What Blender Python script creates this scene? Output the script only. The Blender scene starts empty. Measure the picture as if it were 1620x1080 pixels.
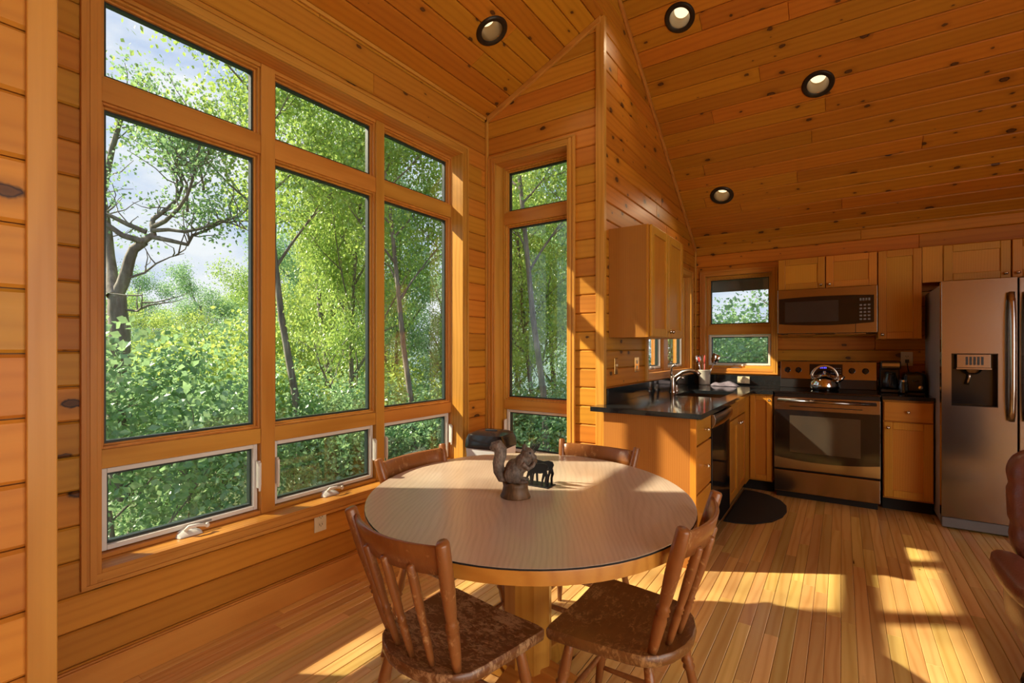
import bpy, bmesh, math, random
from mathutils import Vector, Matrix
random.seed(11)
S = bpy.context.scene
C = S.collection
PI = math.pi
# ------------------------------------------------------------------ camera
F_PX, V_H, CAM_H = 772.0, 552.0, 1.286
PSI = math.atan(522.0 / F_PX)
CP, SP = math.cos(PSI), math.sin(PSI)
cam = bpy.data.cameras.new('camera'); camo = bpy.data.objects.new('camera', cam); C.objects.link(camo)
cam.sensor_fit = 'HORIZONTAL'; cam.sensor_width = 36.0; cam.lens = F_PX / 1620.0 * 36.0
cam.shift_y = (V_H - 540.0) / 1620.0
cam.clip_start = 0.02; cam.clip_end = 2000
camo.location = (0, 0, CAM_H); camo.rotation_euler = (PI / 2, 0, PSI)
S.camera = camo
def proj(p):
    d = -SP * p[0] + CP * p[1]; r = CP * p[0] + SP * p[1]
    if d < 0.05: return None
    return (810 + F_PX * r / d, V_H - F_PX * (p[2] - CAM_H) / d)
# ------------------------------------------------------------------ colour management
vs = S.view_settings
S.display_settings.display_device = 'sRGB'
vs.view_transform = 'Standard'; vs.look = 'None'; vs.exposure = 0.0; vs.gamma = 1.0; vs.use_curve_mapping = False
S.cycles.use_denoising = True
S.cycles.max_bounces = 7; S.cycles.diffuse_bounces = 4; S.cycles.glossy_bounces = 3; S.cycles.transmission_bounces = 5; S.cycles.transparent_max_bounces = 10
S.cycles.use_adaptive_sampling = True; S.cycles.adaptive_threshold = 0.05; S.cycles.adaptive_min_samples = 16
S.cycles.sample_clamp_indirect = 6.0
# ------------------------------------------------------------------ sky
W = bpy.data.worlds.new('world'); S.world = W; W.use_nodes = True
def sky():
    nt = W.node_tree; n = nt.nodes; n.clear(); L = nt.links.new
    out = n.new('ShaderNodeOutputWorld'); bg = n.new('ShaderNodeBackground'); L(bg.outputs[0], out.inputs[0])
    tc = n.new('ShaderNodeTexCoord'); sx = n.new('ShaderNodeSeparateXYZ'); L(tc.outputs['Generated'], sx.inputs[0])
    rp = n.new('ShaderNodeValToRGB'); L(sx.outputs[2], rp.inputs[0])
    e = rp.color_ramp.elements
    e[0].position = 0.0; e[0].color = (0.66, 0.74, 0.90, 1)
    e[1].position = 0.75; e[1].color = (0.22, 0.40, 0.80, 1)
    q = e.new(0.28); q.color = (0.42, 0.58, 0.90, 1)
    mp = n.new('ShaderNodeMapping'); mp.inputs['Scale'].default_value = (2.2, 2.2, 5.5); L(tc.outputs['Generated'], mp.inputs[0])
    nz = n.new('ShaderNodeTexNoise'); nz.inputs['Scale'].default_value = 1.6; nz.inputs['Detail'].default_value = 7; nz.inputs['Roughness'].default_value = .55
    L(mp.outputs[0], nz.inputs['Vector'])
    cr = n.new('ShaderNodeValToRGB'); L(nz.outputs[0], cr.inputs[0])
    cr.color_ramp.elements[0].position = .38; cr.color_ramp.elements[1].position = .60
    mx = n.new('ShaderNodeMixRGB'); L(cr.outputs[0], mx.inputs[0]); L(rp.outputs[0], mx.inputs[1]); mx.inputs[2].default_value = (0.93, 0.95, 1.0, 1)
    L(mx.outputs[0], bg.inputs[0]); bg.inputs[1].default_value = 1.1
sky()
# ------------------------------------------------------------------ sun, from behind and left of the camera
SUN_DIR = Vector((1.0, 0.60, -0.91)).normalized()
sl = bpy.data.lights.new('sun', 'SUN'); so = bpy.data.objects.new('sun', sl); C.objects.link(so)
sl.energy = 13.0; sl.color = (1.0, 0.86, 0.62); sl.angle = math.radians(1.0)
so.rotation_euler = SUN_DIR.to_track_quat('-Z', 'Y').to_euler(); so.location = (-12, -7, 12)
# fill lamps added to brighten the room, at invented windows on the right
def fill_light(name, loc, target, sx, sy, energy, col=(1.0, .91, .78)):
    l = bpy.data.lights.new(name, 'AREA'); l.shape = 'RECTANGLE'; l.size = sx; l.size_y = sy; l.energy = energy; l.color = col
    o = bpy.data.objects.new(name, l); C.objects.link(o); o.location = loc
    o.rotation_euler = (Vector(target) - Vector(loc)).to_track_quat('-Z', 'Y').to_euler()
    return o
fill_light('fill_light_right', (3.10, -.60, 1.35), (0, -.60, 1.35), 4.7, 2.1, 124)
fill_light('fill_light_gable', (3.10, .2, 3.35), (0, .2, 3.0), 2.6, 1.3, 9)

# ================================================================== helpers
def tag(o, label=None, cat=None, group=None, kind=None):
    if label: o['label'] = label
    if cat: o['category'] = cat
    if group: o['group'] = group
    if kind: o['kind'] = kind
    return o
def thing(name, label, cat, loc=(0, 0, 0), rotz=0.0, group=None):
    o = bpy.data.objects.new(name, None); C.objects.link(o)
    o.empty_display_size = .05; o.location = loc; o.rotation_euler = (0, 0, rotz)
    return tag(o, label, cat, group)
def structure(name, label, cat, loc=(0, 0, 0)):
    o = thing(name, label, cat, loc); o['kind'] = 'structure'; return o

class MB:
    def __init__(s): s.v = []; s.f = []
    def quad(s, *p):
        b = len(s.v); s.v += [Vector(q) for q in p]; s.f.append(tuple(range(b, b + len(p)))); return s
    def box(s, x0, x1, y0, y1, z0, z1):
        x0, x1 = min(x0, x1), max(x0, x1); y0, y1 = min(y0, y1), max(y0, y1); z0, z1 = min(z0, z1), max(z0, z1)
        b = len(s.v)
        s.v += [Vector(p) for p in ((x0, y0, z0), (x1, y0, z0), (x1, y1, z0), (x0, y1, z0), (x0, y0, z1), (x1, y0, z1), (x1, y1, z1), (x0, y1, z1))]
        s.f += [tuple(b + i for i in q) for q in ((3, 2, 1, 0), (4, 5, 6, 7), (0, 1, 5, 4), (1, 2, 6, 5), (2, 3, 7, 6), (3, 0, 4, 7))]
        return s
    def loft(s, rings, cap=True, closed=True):
        b = len(s.v); n = len(rings[0])
        for r in rings: s.v += [Vector(p) for p in r]
        for i in range(len(rings) - 1):
            for j in range(n if closed else n - 1):
                k = (j + 1) % n
                s.f.append((b + i * n + j, b + i * n + k, b + (i + 1) * n + k, b + (i + 1) * n + j))
        if cap:
            s.f.append(tuple(b + j for j in reversed(range(n))))
            s.f.append(tuple(b + (len(rings) - 1) * n + j for j in range(n)))
        return s
    def tube(s, pts, rad, n=10, flat=None, cap=True):
        pts = [Vector(p) for p in pts]
        if not isinstance(rad, (list, tuple)): rad = [rad] * len(pts)
        rings = []; up = None
        for i, p in enumerate(pts):
            t = (pts[min(i + 1, len(pts) - 1)] - pts[max(i - 1, 0)]).normalized()
            if up is None: up = Vector((0, 0, 1)) if abs(t.z) < .9 else Vector((1, 0, 0))
            a = t.cross(up).normalized(); bb = a.cross(t).normalized(); up = bb
            fl = flat if flat else 1.0
            rings.append([p + a * (math.cos(2 * PI * k / n) * rad[i]) + bb * (math.sin(2 * PI * k / n) * rad[i] * fl) for k in range(n)])
        return s.loft(rings, cap)
    def lathe(s, prof, c=(0, 0, 0), n=20, axis='z', cap=True):
        rings = []
        for r, h in prof:
            ring = []
            for k in range(n):
                a = 2 * PI * k / n; x, y = r * math.cos(a), r * math.sin(a)
                if axis == 'z': p = (x, y, h)
                elif axis == 'y': p = (x, h, -y)
                else: p = (h, x, y)
                ring.append(Vector(p) + Vector(c))
            rings.append(ring)
        return s.loft(rings, cap)
    def ell(s, c, r, n=12, m=8, rot=None):
        c = Vector(c); rings = []
        for i in range(1, m):
            ph = PI * i / m - PI / 2
            ring = []
            for k in range(n):
                a = 2 * PI * k / n
                p = Vector((r[0] * math.cos(ph) * math.cos(a), r[1] * math.cos(ph) * math.sin(a), r[2] * math.sin(ph)))
                if rot is not None: p = rot @ p
                ring.append(c + p)
            rings.append(ring)
        b = len(s.v); s.loft(rings, cap=False)
        lo = Vector((0, 0, -r[2])); hi = Vector((0, 0, r[2]))
        if rot is not None: lo = rot @ lo; hi = rot @ hi
        s.v += [c + lo, c + hi]; l = len(s.v) - 2
        for k in range(n):
            s.f.append((l, b + (k + 1) % n, b + k)); t = b + (m - 2) * n
            s.f.append((l + 1, t + k, t + (k + 1) % n))
        return s
    def prism(s, poly, h0, h1, plane='xy'):
        def P(a, b, h):
            return (a, b, h) if plane == 'xy' else (a, h, b) if plane == 'xz' else (h, a, b)
        r0 = [P(a, b, h0) for a, b in poly]; r1 = [P(a, b, h1) for a, b in poly]
        return s.loft([r0, r1])
    def build(s, name, mat, parent=None, org=None, smooth=False, bevel=0, seg=2, sub=0, label=None):
        me = bpy.data.meshes.new(name)
        org = Vector(org) if org is not None else Vector((0, 0, 0))
        me.from_pydata([tuple(v - org) for v in s.v], [], s.f); me.validate()
        bm = bmesh.new(); bm.from_mesh(me)
        bmesh.ops.recalc_face_normals(bm, faces=bm.faces[:]); bm.to_mesh(me); bm.free()
        me.materials.append(mat)
        if smooth:
            me.shade_smooth()
            if smooth != 'all':
                try: me.set_sharp_from_angle(angle=math.radians(40))
                except Exception: pass
        o = bpy.data.objects.new(name, me); C.objects.link(o)
        if parent is not None: o.parent = parent
        else: o.location = org
        if bevel:
            m = o.modifiers.new('bevel', 'BEVEL'); m.width = bevel; m.segments = seg; m.limit_method = 'ANGLE'; m.angle_limit = math.radians(35)
            if not smooth:
                me.shade_smooth()
                m.harden_normals = True
        if sub:
            m = o.modifiers.new('sub', 'SUBSURF'); m.levels = sub; m.render_levels = sub; me.shade_smooth()
        if label: o['label'] = label
        return o
def copy_tree(o, parent=None):
    c = o.copy(); C.objects.link(c); c.parent = parent
    for ch in list(o.children): copy_tree(ch, c)
    return c

# ================================================================== materials
class NT:
    def __init__(s, name):
        s.m = bpy.data.materials.new(name); s.m.use_nodes = True
        s.nt = s.m.node_tree; s.n = s.nt.nodes; s.n.clear()
        s.out = s.n.new('ShaderNodeOutputMaterial')
    def L(s, a, b): s.nt.links.new(a, b)
    def node(s, t, **kw):
        x = s.n.new('ShaderNode' + t)
        for k, v in kw.items(): setattr(x, k, v)
        return x
    def math(s, op, a, b=None, c=None, clamp=False):
        x = s.node('Math', operation=op); x.use_clamp = clamp
        for i, q in enumerate((a, b, c)):
            if q is None: continue
            if isinstance(q, (int, float)): x.inputs[i].default_value = q
            else: s.L(q, x.inputs[i])
        return x.outputs[0]
    def mix(s, f, a, b, mode='MIX'):
        x = s.node('MixRGB', blend_type=mode)
        for i, q in enumerate((f, a, b)):
            if isinstance(q, (int, float)): x.inputs[i].default_value = q
            elif isinstance(q, tuple): x.inputs[i].default_value = (*q, 1)
            else: s.L(q, x.inputs[i])
        return x.outputs[0]
    def ramp(s, f, stops):
        x = s.node('ValToRGB'); s.L(f, x.inputs[0]); e = x.color_ramp.elements
        while len(e) < len(stops): e.new(.5)
        for i, (p, c) in enumerate(stops):
            e[i].position = p; e[i].color = (*c, 1) if len(c) == 3 else c
        return x.outputs[0]
    def noise(s, vec, scale, detail=3, rough=.5, dist=0):
        x = s.node('TexNoise'); s.L(vec, x.inputs['Vector']); x.inputs['Scale'].default_value = scale
        x.inputs['Detail'].default_value = detail; x.inputs['Roughness'].default_value = rough; x.inputs['Distortion'].default_value = dist
        return x.outputs[0]
    def mapping(s, vec, scale=(1, 1, 1), loc=(0, 0, 0)):
        x = s.node('Mapping'); s.L(vec, x.inputs[0]); x.inputs['Scale'].default_value = scale; x.inputs['Location'].default_value = loc
        return x.outputs[0]
    def bsdf(s, col, rough=.5, metal=0, spec=.5, coat=0, coat_rough=.1, bump=None, bstr=.1, bdist=.002, **kw):
        p = s.node('BsdfPrincipled')
        def put(k, v):
            if isinstance(v, (int, float)): p.inputs[k].default_value = v
            elif isinstance(v, tuple): p.inputs[k].default_value = (*v, 1)
            else: s.L(v, p.inputs[k])
        put('Base Color', col); put('Roughness', rough); put('Metallic', metal); put('Specular IOR Level', spec)
        put('Coat Weight', coat); put('Coat Roughness', coat_rough)
        for k, v in kw.items(): put(k.replace('_', ' '), v)
        if bump is not None:
            b = s.node('Bump'); b.inputs['Strength'].default_value = bstr; b.inputs['Distance'].default_value = bdist
            s.L(bump, b.inputs['Height']); s.L(b.outputs[0], p.inputs['Normal'])
        s.L(p.outputs[0], s.out.inputs[0]); s.p = p
        return s.m
def plain(name, col, rough=.5, metal=0, var=.12, scale=14, **kw):
    t = NT(name); tc = t.node('TexCoord').outputs['Object']
    n = t.noise(tc, scale, 4)
    c = t.mix(n, tuple(x * (1 - var) for x in col), tuple(min(1, x * (1 + var)) for x in col))
    return t.bsdf(c, rough, metal, bump=t.noise(tc, scale * 12, 2), bstr=.05, **kw)
def lin(r, g, b):
    f = lambda x: (x / 255 / 12.92) if x <= 10 else ((x / 255 + .055) / 1.055) ** 2.4
    return (f(r), f(g), f(b))

def wood(name, light, dark, knot=0.0, rough=.4, coat=.15, axis=0, board=False, figure=1.0, grain=1.0, tone=.18, knotsize=1.0, seed=0.0, spec=.28, ring_f=150.0, kx=3.8, ky=7.6, hue=.02):
    """grain runs along `axis` of the object (or of the 'bc' board coordinates)"""
    t = NT(name)
    if board:
        vec = t.node('Attribute', attribute_name='bc').outputs['Vector']
        rnd = t.node('Attribute', attribute_name='rnd').outputs['Fac']
    else:
        tc = t.node('TexCoord').outputs['Object']
        oi = t.node('ObjectInfo').outputs['Random']; rnd = oi
        off = t.node('CombineXYZ'); t.L(t.math('MULTIPLY', oi, 31.0), off.inputs[0]); t.L(t.math('MULTIPLY', oi, 17.0), off.inputs[1]); t.L(t.math('MULTIPLY', oi, 9.0), off.inputs[2])
        ad = t.node('VectorMath', operation='ADD'); t.L(tc, ad.inputs[0]); t.L(off.outputs[0], ad.inputs[1])
        sp = t.node('SeparateXYZ'); t.L(ad.outputs[0], sp.inputs[0])
        cb = t.node('CombineXYZ'); o = [(0, 1, 2), (1, 0, 2), (2, 0, 1)][axis]
        for i in range(3): t.L(sp.outputs[o[i]], cb.inputs[i])
        vec = cb.outputs[0]
    # fine fibres
    fib = t.noise(t.mapping(vec, (2.2, 90, 90)), 1.0, 4, .6)
    # growth rings: distorted bands across the board
    warp = t.noise(t.mapping(vec, (1.1, 7, 7)), 1.0, 2, .4)
    sp2 = t.node('SeparateXYZ'); t.L(vec, sp2.inputs[0])
    ph = t.math('ADD', t.math('MULTIPLY', sp2.outputs[1], ring_f), t.math('ADD', t.math('MULTIPLY', warp, 15.0 * figure), t.math('MULTIPLY', sp2.outputs[2], 40.0)))
    ring = t.math('POWER', t.math('ADD', t.math('MULTIPLY', t.math('SINE', ph), .5), .5), 2.2)
    broad = t.noise(t.mapping(vec, (.9, 3.5, 3.5), (3.1, 1.7, 0)), 1.0, 2)
    f = t.math('ADD', t.math('MULTIPLY', ring, .30 * grain), t.math('ADD', t.math('MULTIPLY', fib, .30 * grain), t.math('MULTIPLY', broad, .55)))
    f = t.math('MULTIPLY', t.math('SUBTRACT', f, .18), 1.25, clamp=True)
    col = t.mix(f, light, dark)
    hs = t.node('HueSaturation'); t.L(col, hs.inputs['Color'])
    t.L(t.math('ADD', t.math('MULTIPLY', rnd, tone * 2), 1 - tone), hs.inputs['Value'])
    r2 = t.math('FRACT', t.math('MULTIPLY', rnd, 7.31))
    t.L(t.math('ADD', t.math('MULTIPLY', r2, hue), .5 - hue / 2), hs.inputs['Hue'])
    col = hs.outputs[0]
    h = fib
    if knot > 0:
        kv = t.node('TexVoronoi', voronoi_dimensions='2D'); t.L(t.mapping(vec, (kx, ky, 1)), kv.inputs['Vector']); kv.inputs['Scale'].default_value = 1.0
        wob = t.noise(vec, 45, 2)
        sc = t.node('SeparateColor'); t.L(kv.outputs['Color'], sc.inputs[0])
        size = t.math('ADD', t.math('MULTIPLY', t.math('POWER', sc.outputs[1], 1.6), .12 * knotsize), .035 * knotsize)
        dist = t.math('ADD', kv.outputs['Distance'], t.math('MULTIPLY', t.math('SUBTRACT', wob, .5), .10))
        keep = t.math('GREATER_THAN', sc.outputs[0], 1 - knot)
        k1 = t.math('MULTIPLY', keep, t.math('MULTIPLY', t.math('SUBTRACT', size, dist), 26, clamp=True))
        k2 = t.math('MULTIPLY', keep, t.math('MULTIPLY', t.math('SUBTRACT', t.math('MULTIPLY', size, 2.6), dist), 5.0, clamp=True))
        col = t.mix(t.math('MULTIPLY', k2, .35), col, tuple(x * .45 for x in dark))
        core = t.ramp(t.math('DIVIDE', dist, size), [(0.0, (.10, .038, .010)), (.5, (.13, .048, .012)), (.66, (.035, .012, .005)), (1.0, (.05, .018, .006))])
        col = t.mix(k1, col, core)
    return t.bsdf(col, t.math('ADD', t.math('MULTIPLY', fib, .15), rough - .07), spec=spec, coat=coat, coat_rough=.25, bump=h, bstr=.10, bdist=.0008)

PINE_L, PINE_D = (.62, .262, .030), (.44, .155, .013)
M = {}
M['pine'] = wood('pine_boards', PINE_L, PINE_D, knot=.26, board=True, rough=.45, coat=.04, tone=.14, grain=.8)
M['pine_ceiling'] = wood('knotty_pine_ceiling', (.58, .225, .018), (.40, .132, .008), knot=.55, board=True, rough=.45, coat=.04, tone=.13, grain=.8, kx=4.6, ring_f=150.0, knotsize=1.0)
M['floor'] = wood('maple_floor', (.84, .55, .20), (.60, .31, .080), knot=.10, board=True, rough=.22, coat=.5, spec=.5, tone=.20, grain=.9, figure=1.3, knotsize=.7, ky=16, kx=1.6, hue=.03)
for i, a in enumerate('xyz'):
    M['trim_' + a] = wood('fir_trim_' + a, (.66, .31, .058), (.45, .175, .024), axis=i, rough=.34, coat=.10, tone=.06, figure=1.1, grain=1.1, ring_f=210.0)
    M['cab_' + a] = wood('honey_cabinet_' + a, (.60, .265, .030), (.44, .155, .012), axis=i, rough=.36, coat=.10, tone=.10, figure=1.6, grain=.6, ring_f=420.0, knot=.10, kx=2.0, ky=5.0)
    M['ply_' + a] = wood('oak_plywood_' + a, (.44, .175, .035), (.30, .100, .016), axis=i, rough=.4, coat=.1, tone=.02, figure=1.6, grain=.8, ring_f=520.0)
    M['table_' + a] = wood('table_wood_' + a, (.60, .275, .045), (.41, .15, .018), axis=i, rough=.34, coat=.25, tone=.05)
def table_top_mat():
    t = NT('oak_laminate'); tc0 = t.node('TexCoord').outputs['Object']
    mp = t.node('Mapping'); t.L(tc0, mp.inputs[0]); mp.inputs['Rotation'].default_value = (0, 0, math.radians(-30)); tc = mp.outputs[0]
    sp = t.node('SeparateXYZ'); t.L(tc, sp.inputs[0])
    warp = t.noise(t.mapping(tc, (2.6, .8, 1)), 1.0, 2, .4)
    w2 = t.noise(t.mapping(tc, (16, 3.0, 1)), 1.0, 3)
    ph = t.math('ADD', t.math('MULTIPLY', sp.outputs[0], 360.0), t.math('ADD', t.math('MULTIPLY', warp, 120.0), t.math('MULTIPLY', w2, 2.5)))
    ring = t.math('POWER', t.math('ADD', t.math('MULTIPLY', t.math('SINE', ph), .5), .5), 1.6)
    fib = t.noise(t.mapping(tc, (230, 8, 1)), 1.0, 4, .65)
    f = t.math('ADD', t.math('ADD', t.math('MULTIPLY', ring, .15), t.math('MULTIPLY', t.noise(t.mapping(tc, (24, 1.6, 1)), 1.0, 4, .6), .35)), t.math('MULTIPLY', fib, .50))
    col = t.ramp(f, [(.22, (.70, .56, .44)), (.5, (.62, .475, .36)), (.82, (.47, .34, .245))])
    return t.bsdf(col, t.math('ADD', t.math('MULTIPLY', fib, .1), .26), spec=.8, coat=.5, coat_rough=.2, bump=f, bstr=.05, bdist=.0005)
M['table_top'] = table_top_mat()
def chair_mat(name, light, dark, worn, axis=2, wear=.55, rough=.36):
    t = NT(name); tc = t.node('TexCoord').outputs['Object']
    sc = [3, 3, 3]; big = [70, 70, 70]; big[axis] = 6; sc[axis] = 1.5
    fib = t.noise(t.mapping(tc, tuple(big)), 1, 3, .6)
    blot = t.noise(tc, 9, 4, .6)
    col = t.mix(t.math('MULTIPLY', t.math('ADD', fib, blot), .5), light, dark)
    sc_n = t.noise(t.mapping(tc, (55, 30, 30) if axis == 2 else (42, 75, 40)), 1, 5, .75, .8)
    m = t.math('MULTIPLY', t.math('SUBTRACT', t.math('MULTIPLY', sc_n, t.math('ADD', blot, .45)), wear), 7, clamp=True)
    col = t.mix(m, col, worn)
    return t.bsdf(col, t.math('ADD', t.math('MULTIPLY', blot, .22), rough - .1), spec=.5, coat=.25, coat_rough=.2, bump=sc_n, bstr=.15, bdist=.001)
M['chair'] = chair_mat('chair_wood', (.40, .145, .036), (.15, .048, .013), (.52, .27, .10))
M['chair_seat'] = chair_mat('worn_seat_wood', (.23, .088, .026), (.085, .030, .010), (.42, .24, .11), axis=1, wear=.44)
M['chair_seat_b'] = chair_mat('darker_seat_wood', (.27, .11, .026), (.09, .034, .010), (.40, .21, .07), axis=0, wear=.50)
def granite():
    t = NT('black_granite'); tc = t.node('TexCoord').outputs['Object']
    v = t.node('TexVoronoi'); t.L(tc, v.inputs['Vector']); v.inputs['Scale'].default_value = 260
    s = t.math('MULTIPLY', t.math('SUBTRACT', t.noise(tc, 320, 2), .60), 6, clamp=True)
    col = t.mix(s, (.010, .012, .014), (.10, .12, .12))
    return t.bsdf(col, .09, spec=.55)
M['granite'] = granite()
def steel(name, axis=0, col=(.33, .30, .28), rough=.17):
    t = NT(name); tc = t.node('TexCoord').outputs['Object']
    sc = [900, 900, 900]; sc[axis] = 4.0
    n = t.noise(t.mapping(tc, tuple(sc)), 1, 3, .6)
    c = t.mix(n, tuple(x * .95 for x in col), tuple(min(1, x * 1.04) for x in col))
    return t.bsdf(c, t.math('ADD', t.math('MULTIPLY', n, .10), rough - .05), 1.0, bump=n, bstr=.02, bdist=.0002)
M['steel_x'] = steel('brushed_steel_x', 0); M['steel_z'] = steel('brushed_steel_z', 2, (.55, .52, .49), .2)
M['steel_side'] = plain('fridge_side_grey', (.33, .32, .33), .45, 0, var=.06)
M['chrome'] = plain('chrome', (.72, .71, .69), .10, 1.0, var=.04)
M['nickel'] = plain('brushed_nickel', (.60, .56, .50), .24, 1.0, var=.06)
M['brass'] = plain('polished_brass', (.72, .50, .20), .16, 1.0, var=.06)
M['glassblack'] = plain('black_glass', (.006, .006, .007), .06, 0, var=.02, spec=.6)
M['blackplastic'] = plain('black_plastic', (.014, .014, .015), .32, 0, var=.1)
M['blackgloss'] = plain('black_gloss', (.010, .010, .012), .15, 0, var=.1)
M['blackmetal'] = plain('black_iron', (.012, .012, .014), .38, .4, var=.2)
M['darkgap'] = plain('dark_recess', (.01, .008, .006), .8)
M['greyplastic'] = plain('grey_plastic', (.17, .165, .17), .4)
M['white'] = plain('white_vinyl', (.74, .71, .65), .42, 0, var=.05)
M['ivory'] = plain('ivory_plastic', (.74, .63, .42), .38, 0, var=.04)
M['spacer'] = plain('dark_glazing_spacer', (.02, .035, .03), .4, 0, var=.1)
M['bronze'] = plain('dark_bronze', (.035, .026, .017), .42, .5, var=.1)
M['baffle'] = plain('ribbed_baffle', (.20, .11, .035), .40, .3, var=.1)
M['mat'] = plain('rubber_floor_mat', (.020, .017, .015), .85, 0, var=.2, scale=60)
M['bag'] = plain('white_bin_bag', (.70, .72, .76), .5, 0, var=.08)
M['crock'] = plain('stoneware', (.50, .46, .38), .4, 0, var=.1)
M['towel'] = plain('grey_dishcloth', (.17, .14, .17), .9, 0, var=.35, scale=40)
M['tan'] = plain('wooden_spoon', (.52, .33, .15), .5)
M['red'] = plain('red_plastic', (.5, .05, .04), .4)
M['paper'] = plain('wax_kettle_base', (.5, .5, .5), .3, 1.0)
M['soffit'] = plain('weathered_soffit', (.20, .20, .20), .8, 0, var=.2, scale=5)
M['siding'] = plain('cedar_siding', (.25, .13, .06), .7, 0, var=.25, scale=6)
M['insul'] = plain('plain_backing', (.30, .13, .04), .8)
def squirrel_mat():
    t = NT('carved_squirrel'); tc = t.node('TexCoord').outputs['Object']
    n = t.noise(t.mapping(tc, (160, 160, 70)), 1, 4, .65); b = t.noise(tc, 22, 3)
    col = t.ramp(t.math('MULTIPLY', t.math('ADD', n, b), .5), [(.36, (.040, .027, .019)), (.50, (.13, .095, .070)), (.66, (.30, .24, .19))])
    return t.bsdf(col, .55, bump=n, bstr=.7, bdist=.003)
M['squirrel'] = squirrel_mat()
def log_mat():
    t = NT('carved_log'); tc = t.node('TexCoord').outputs['Object']
    n = t.noise(t.mapping(tc, (60, 60, 14)), 1, 4, .6); b = t.noise(tc, 16, 3)
    col = t.ramp(t.math('MULTIPLY', t.math('ADD', n, b), .5), [(.32, (.035, .020, .010)), (.55, (.14, .075, .030)), (.72, (.24, .13, .05))])
    return t.bsdf(col, .5, bump=n, bstr=.6, bdist=.003)
M['log'] = log_mat()
def leather():
    t = NT('brown_leather'); tc = t.node('TexCoord').outputs['Object']
    v = t.node('TexVoronoi'); t.L(tc, v.inputs['Vector']); v.inputs['Scale'].default_value = 190
    b = t.noise(t.mapping(tc, (4, 4, 14)), 1, 4, .6)
    col = t.mix(b, (.10, .030, .017), (.23, .075, .045))
    hgt = t.math('ADD', t.math('MULTIPLY', v.outputs['Distance'], .3), t.math('MULTIPLY', b, 1.4))
    return t.bsdf(col, .36, coat=.1, bump=hgt, bstr=.35, bdist=.006)
M['leather'] = leather()
def glass_mat():
    t = NT('window_glass')
    tr = t.node('BsdfTransparent'); tr.inputs[0].default_value = (.96, .98, .97, 1)
    gl = t.node('BsdfGlossy'); gl.inputs['Roughness'].default_value = .01; gl.inputs[0].default_value = (1, 1, 1, 1)
    lw = t.node('LayerWeight'); lw.inputs[0].default_value = .5
    refl = t.math('ADD', t.math('MULTIPLY', t.math('POWER', lw.outputs['Facing'], 5.0), .9), .03)
    tc = t.node('TexCoord').outputs['Object']
    sm = t.math('MULTIPLY', t.noise(tc, 6, 3), .008)   # a trace of uneven film on the pane
    mx = t.node('MixShader'); t.L(t.math('ADD', refl, sm), mx.inputs[0]); t.L(tr.outputs[0], mx.inputs[1]); t.L(gl.outputs[0], mx.inputs[2])
    t.L(mx.outputs[0], t.out.inputs[0])
    return t.m
M['glass'] = glass_mat()
def clear_glass():
    t = NT('clear_glass'); return t.bsdf((.9, .92, .92), .03, Transmission_Weight=1.0, IOR=1.45)
M['clearglass'] = clear_glass()
def emit(name, col, s):
    t = NT(name); e = t.node('Emission'); e.inputs[0].default_value = (*col, 1); e.inputs[1].default_value = s
    t.L(e.outputs[0], t.out.inputs[0]); return t.m
M['bulb'] = emit('lit_bulb', (1.0, .76, .42), 1.7)
M['display'] = emit('blue_display', (.12, .10, 1.0), 1.6)
def leaf_mat(name, a, b, c):
    t = NT(name); g = t.node('NewGeometry'); r = g.outputs['Random Per Island']
    oi = t.node('ObjectInfo').outputs['Random']
    tc = t.node('TexCoord').outputs['Object']
    n = t.noise(tc, .9, 2)
    f = t.math('ADD', t.math('MULTIPLY', r, .55), t.math('MULTIPLY', n, .45))
    col = t.ramp(f, [(.2, a), (.5, b), (.8, c)])
    d = t.node('BsdfDiffuse'); t.L(col, d.inputs[0])
    tl = t.node('BsdfTranslucent'); t.L(t.mix(.5, col, tuple(min(1, x * 1.6) for x in c)), tl.inputs[0])
    gl = t.node('BsdfGlossy'); gl.inputs['Roughness'].default_value = .35; gl.inputs[0].default_value = (.9, .95, 1, 1)
    m1 = t.node('MixShader'); m1.inputs[0].default_value = .42; t.L(d.outputs[0], m1.inputs[1]); t.L(tl.outputs[0], m1.inputs[2])
    m2 = t.node('MixShader'); m2.inputs[0].default_value = .06; t.L(m1.outputs[0], m2.inputs[1]); t.L(gl.outputs[0], m2.inputs[2])
    t.L(m2.outputs[0], t.out.inputs[0]); return t.m
M['leaf_a'] = leaf_mat('maple_leaves', (.12, .24, .055), (.26, .44, .10), (.50, .65, .16))
M['leaf_b'] = leaf_mat('bright_leaves', (.17, .30, .06), (.33, .50, .10), (.58, .68, .18))
M['leaf_c'] = leaf_mat('bluish_oak_leaves', (.10, .22, .12), (.20, .38, .19), (.38, .56, .26))
def bark():
    t = NT('tree_bark'); tc = t.node('TexCoord').outputs['Object']
    n = t.noise(t.mapping(tc, (18, 18, 3)), 1, 5, .65); l = t.noise(tc, 2.5, 3)
    col = t.ramp(t.math('ADD', t.math('MULTIPLY', n, .6), t.math('MULTIPLY', l, .4)), [(.3, (.08, .068, .058)), (.55, (.24, .215, .195)), (.75, (.45, .43, .39))])
    return t.bsdf(col, .85, bump=n, bstr=.5, bdist=.02)
M['bark'] = bark()
def ground():
    t = NT('forest_floor'); tc = t.node('TexCoord').outputs['Object']
    n = t.noise(tc, .35, 5, .65); n2 = t.noise(tc, 6, 4)
    col = t.ramp(t.math('ADD', t.math('MULTIPLY', n, .6), t.math('MULTIPLY', n2, .4)), [(.3, (.020, .032, .012)), (.5, (.05, .085, .022)), (.72, (.13, .16, .045))])
    return t.bsdf(col, .9, bump=n2, bstr=.6, bdist=.1)
M['ground'] = ground()
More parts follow.
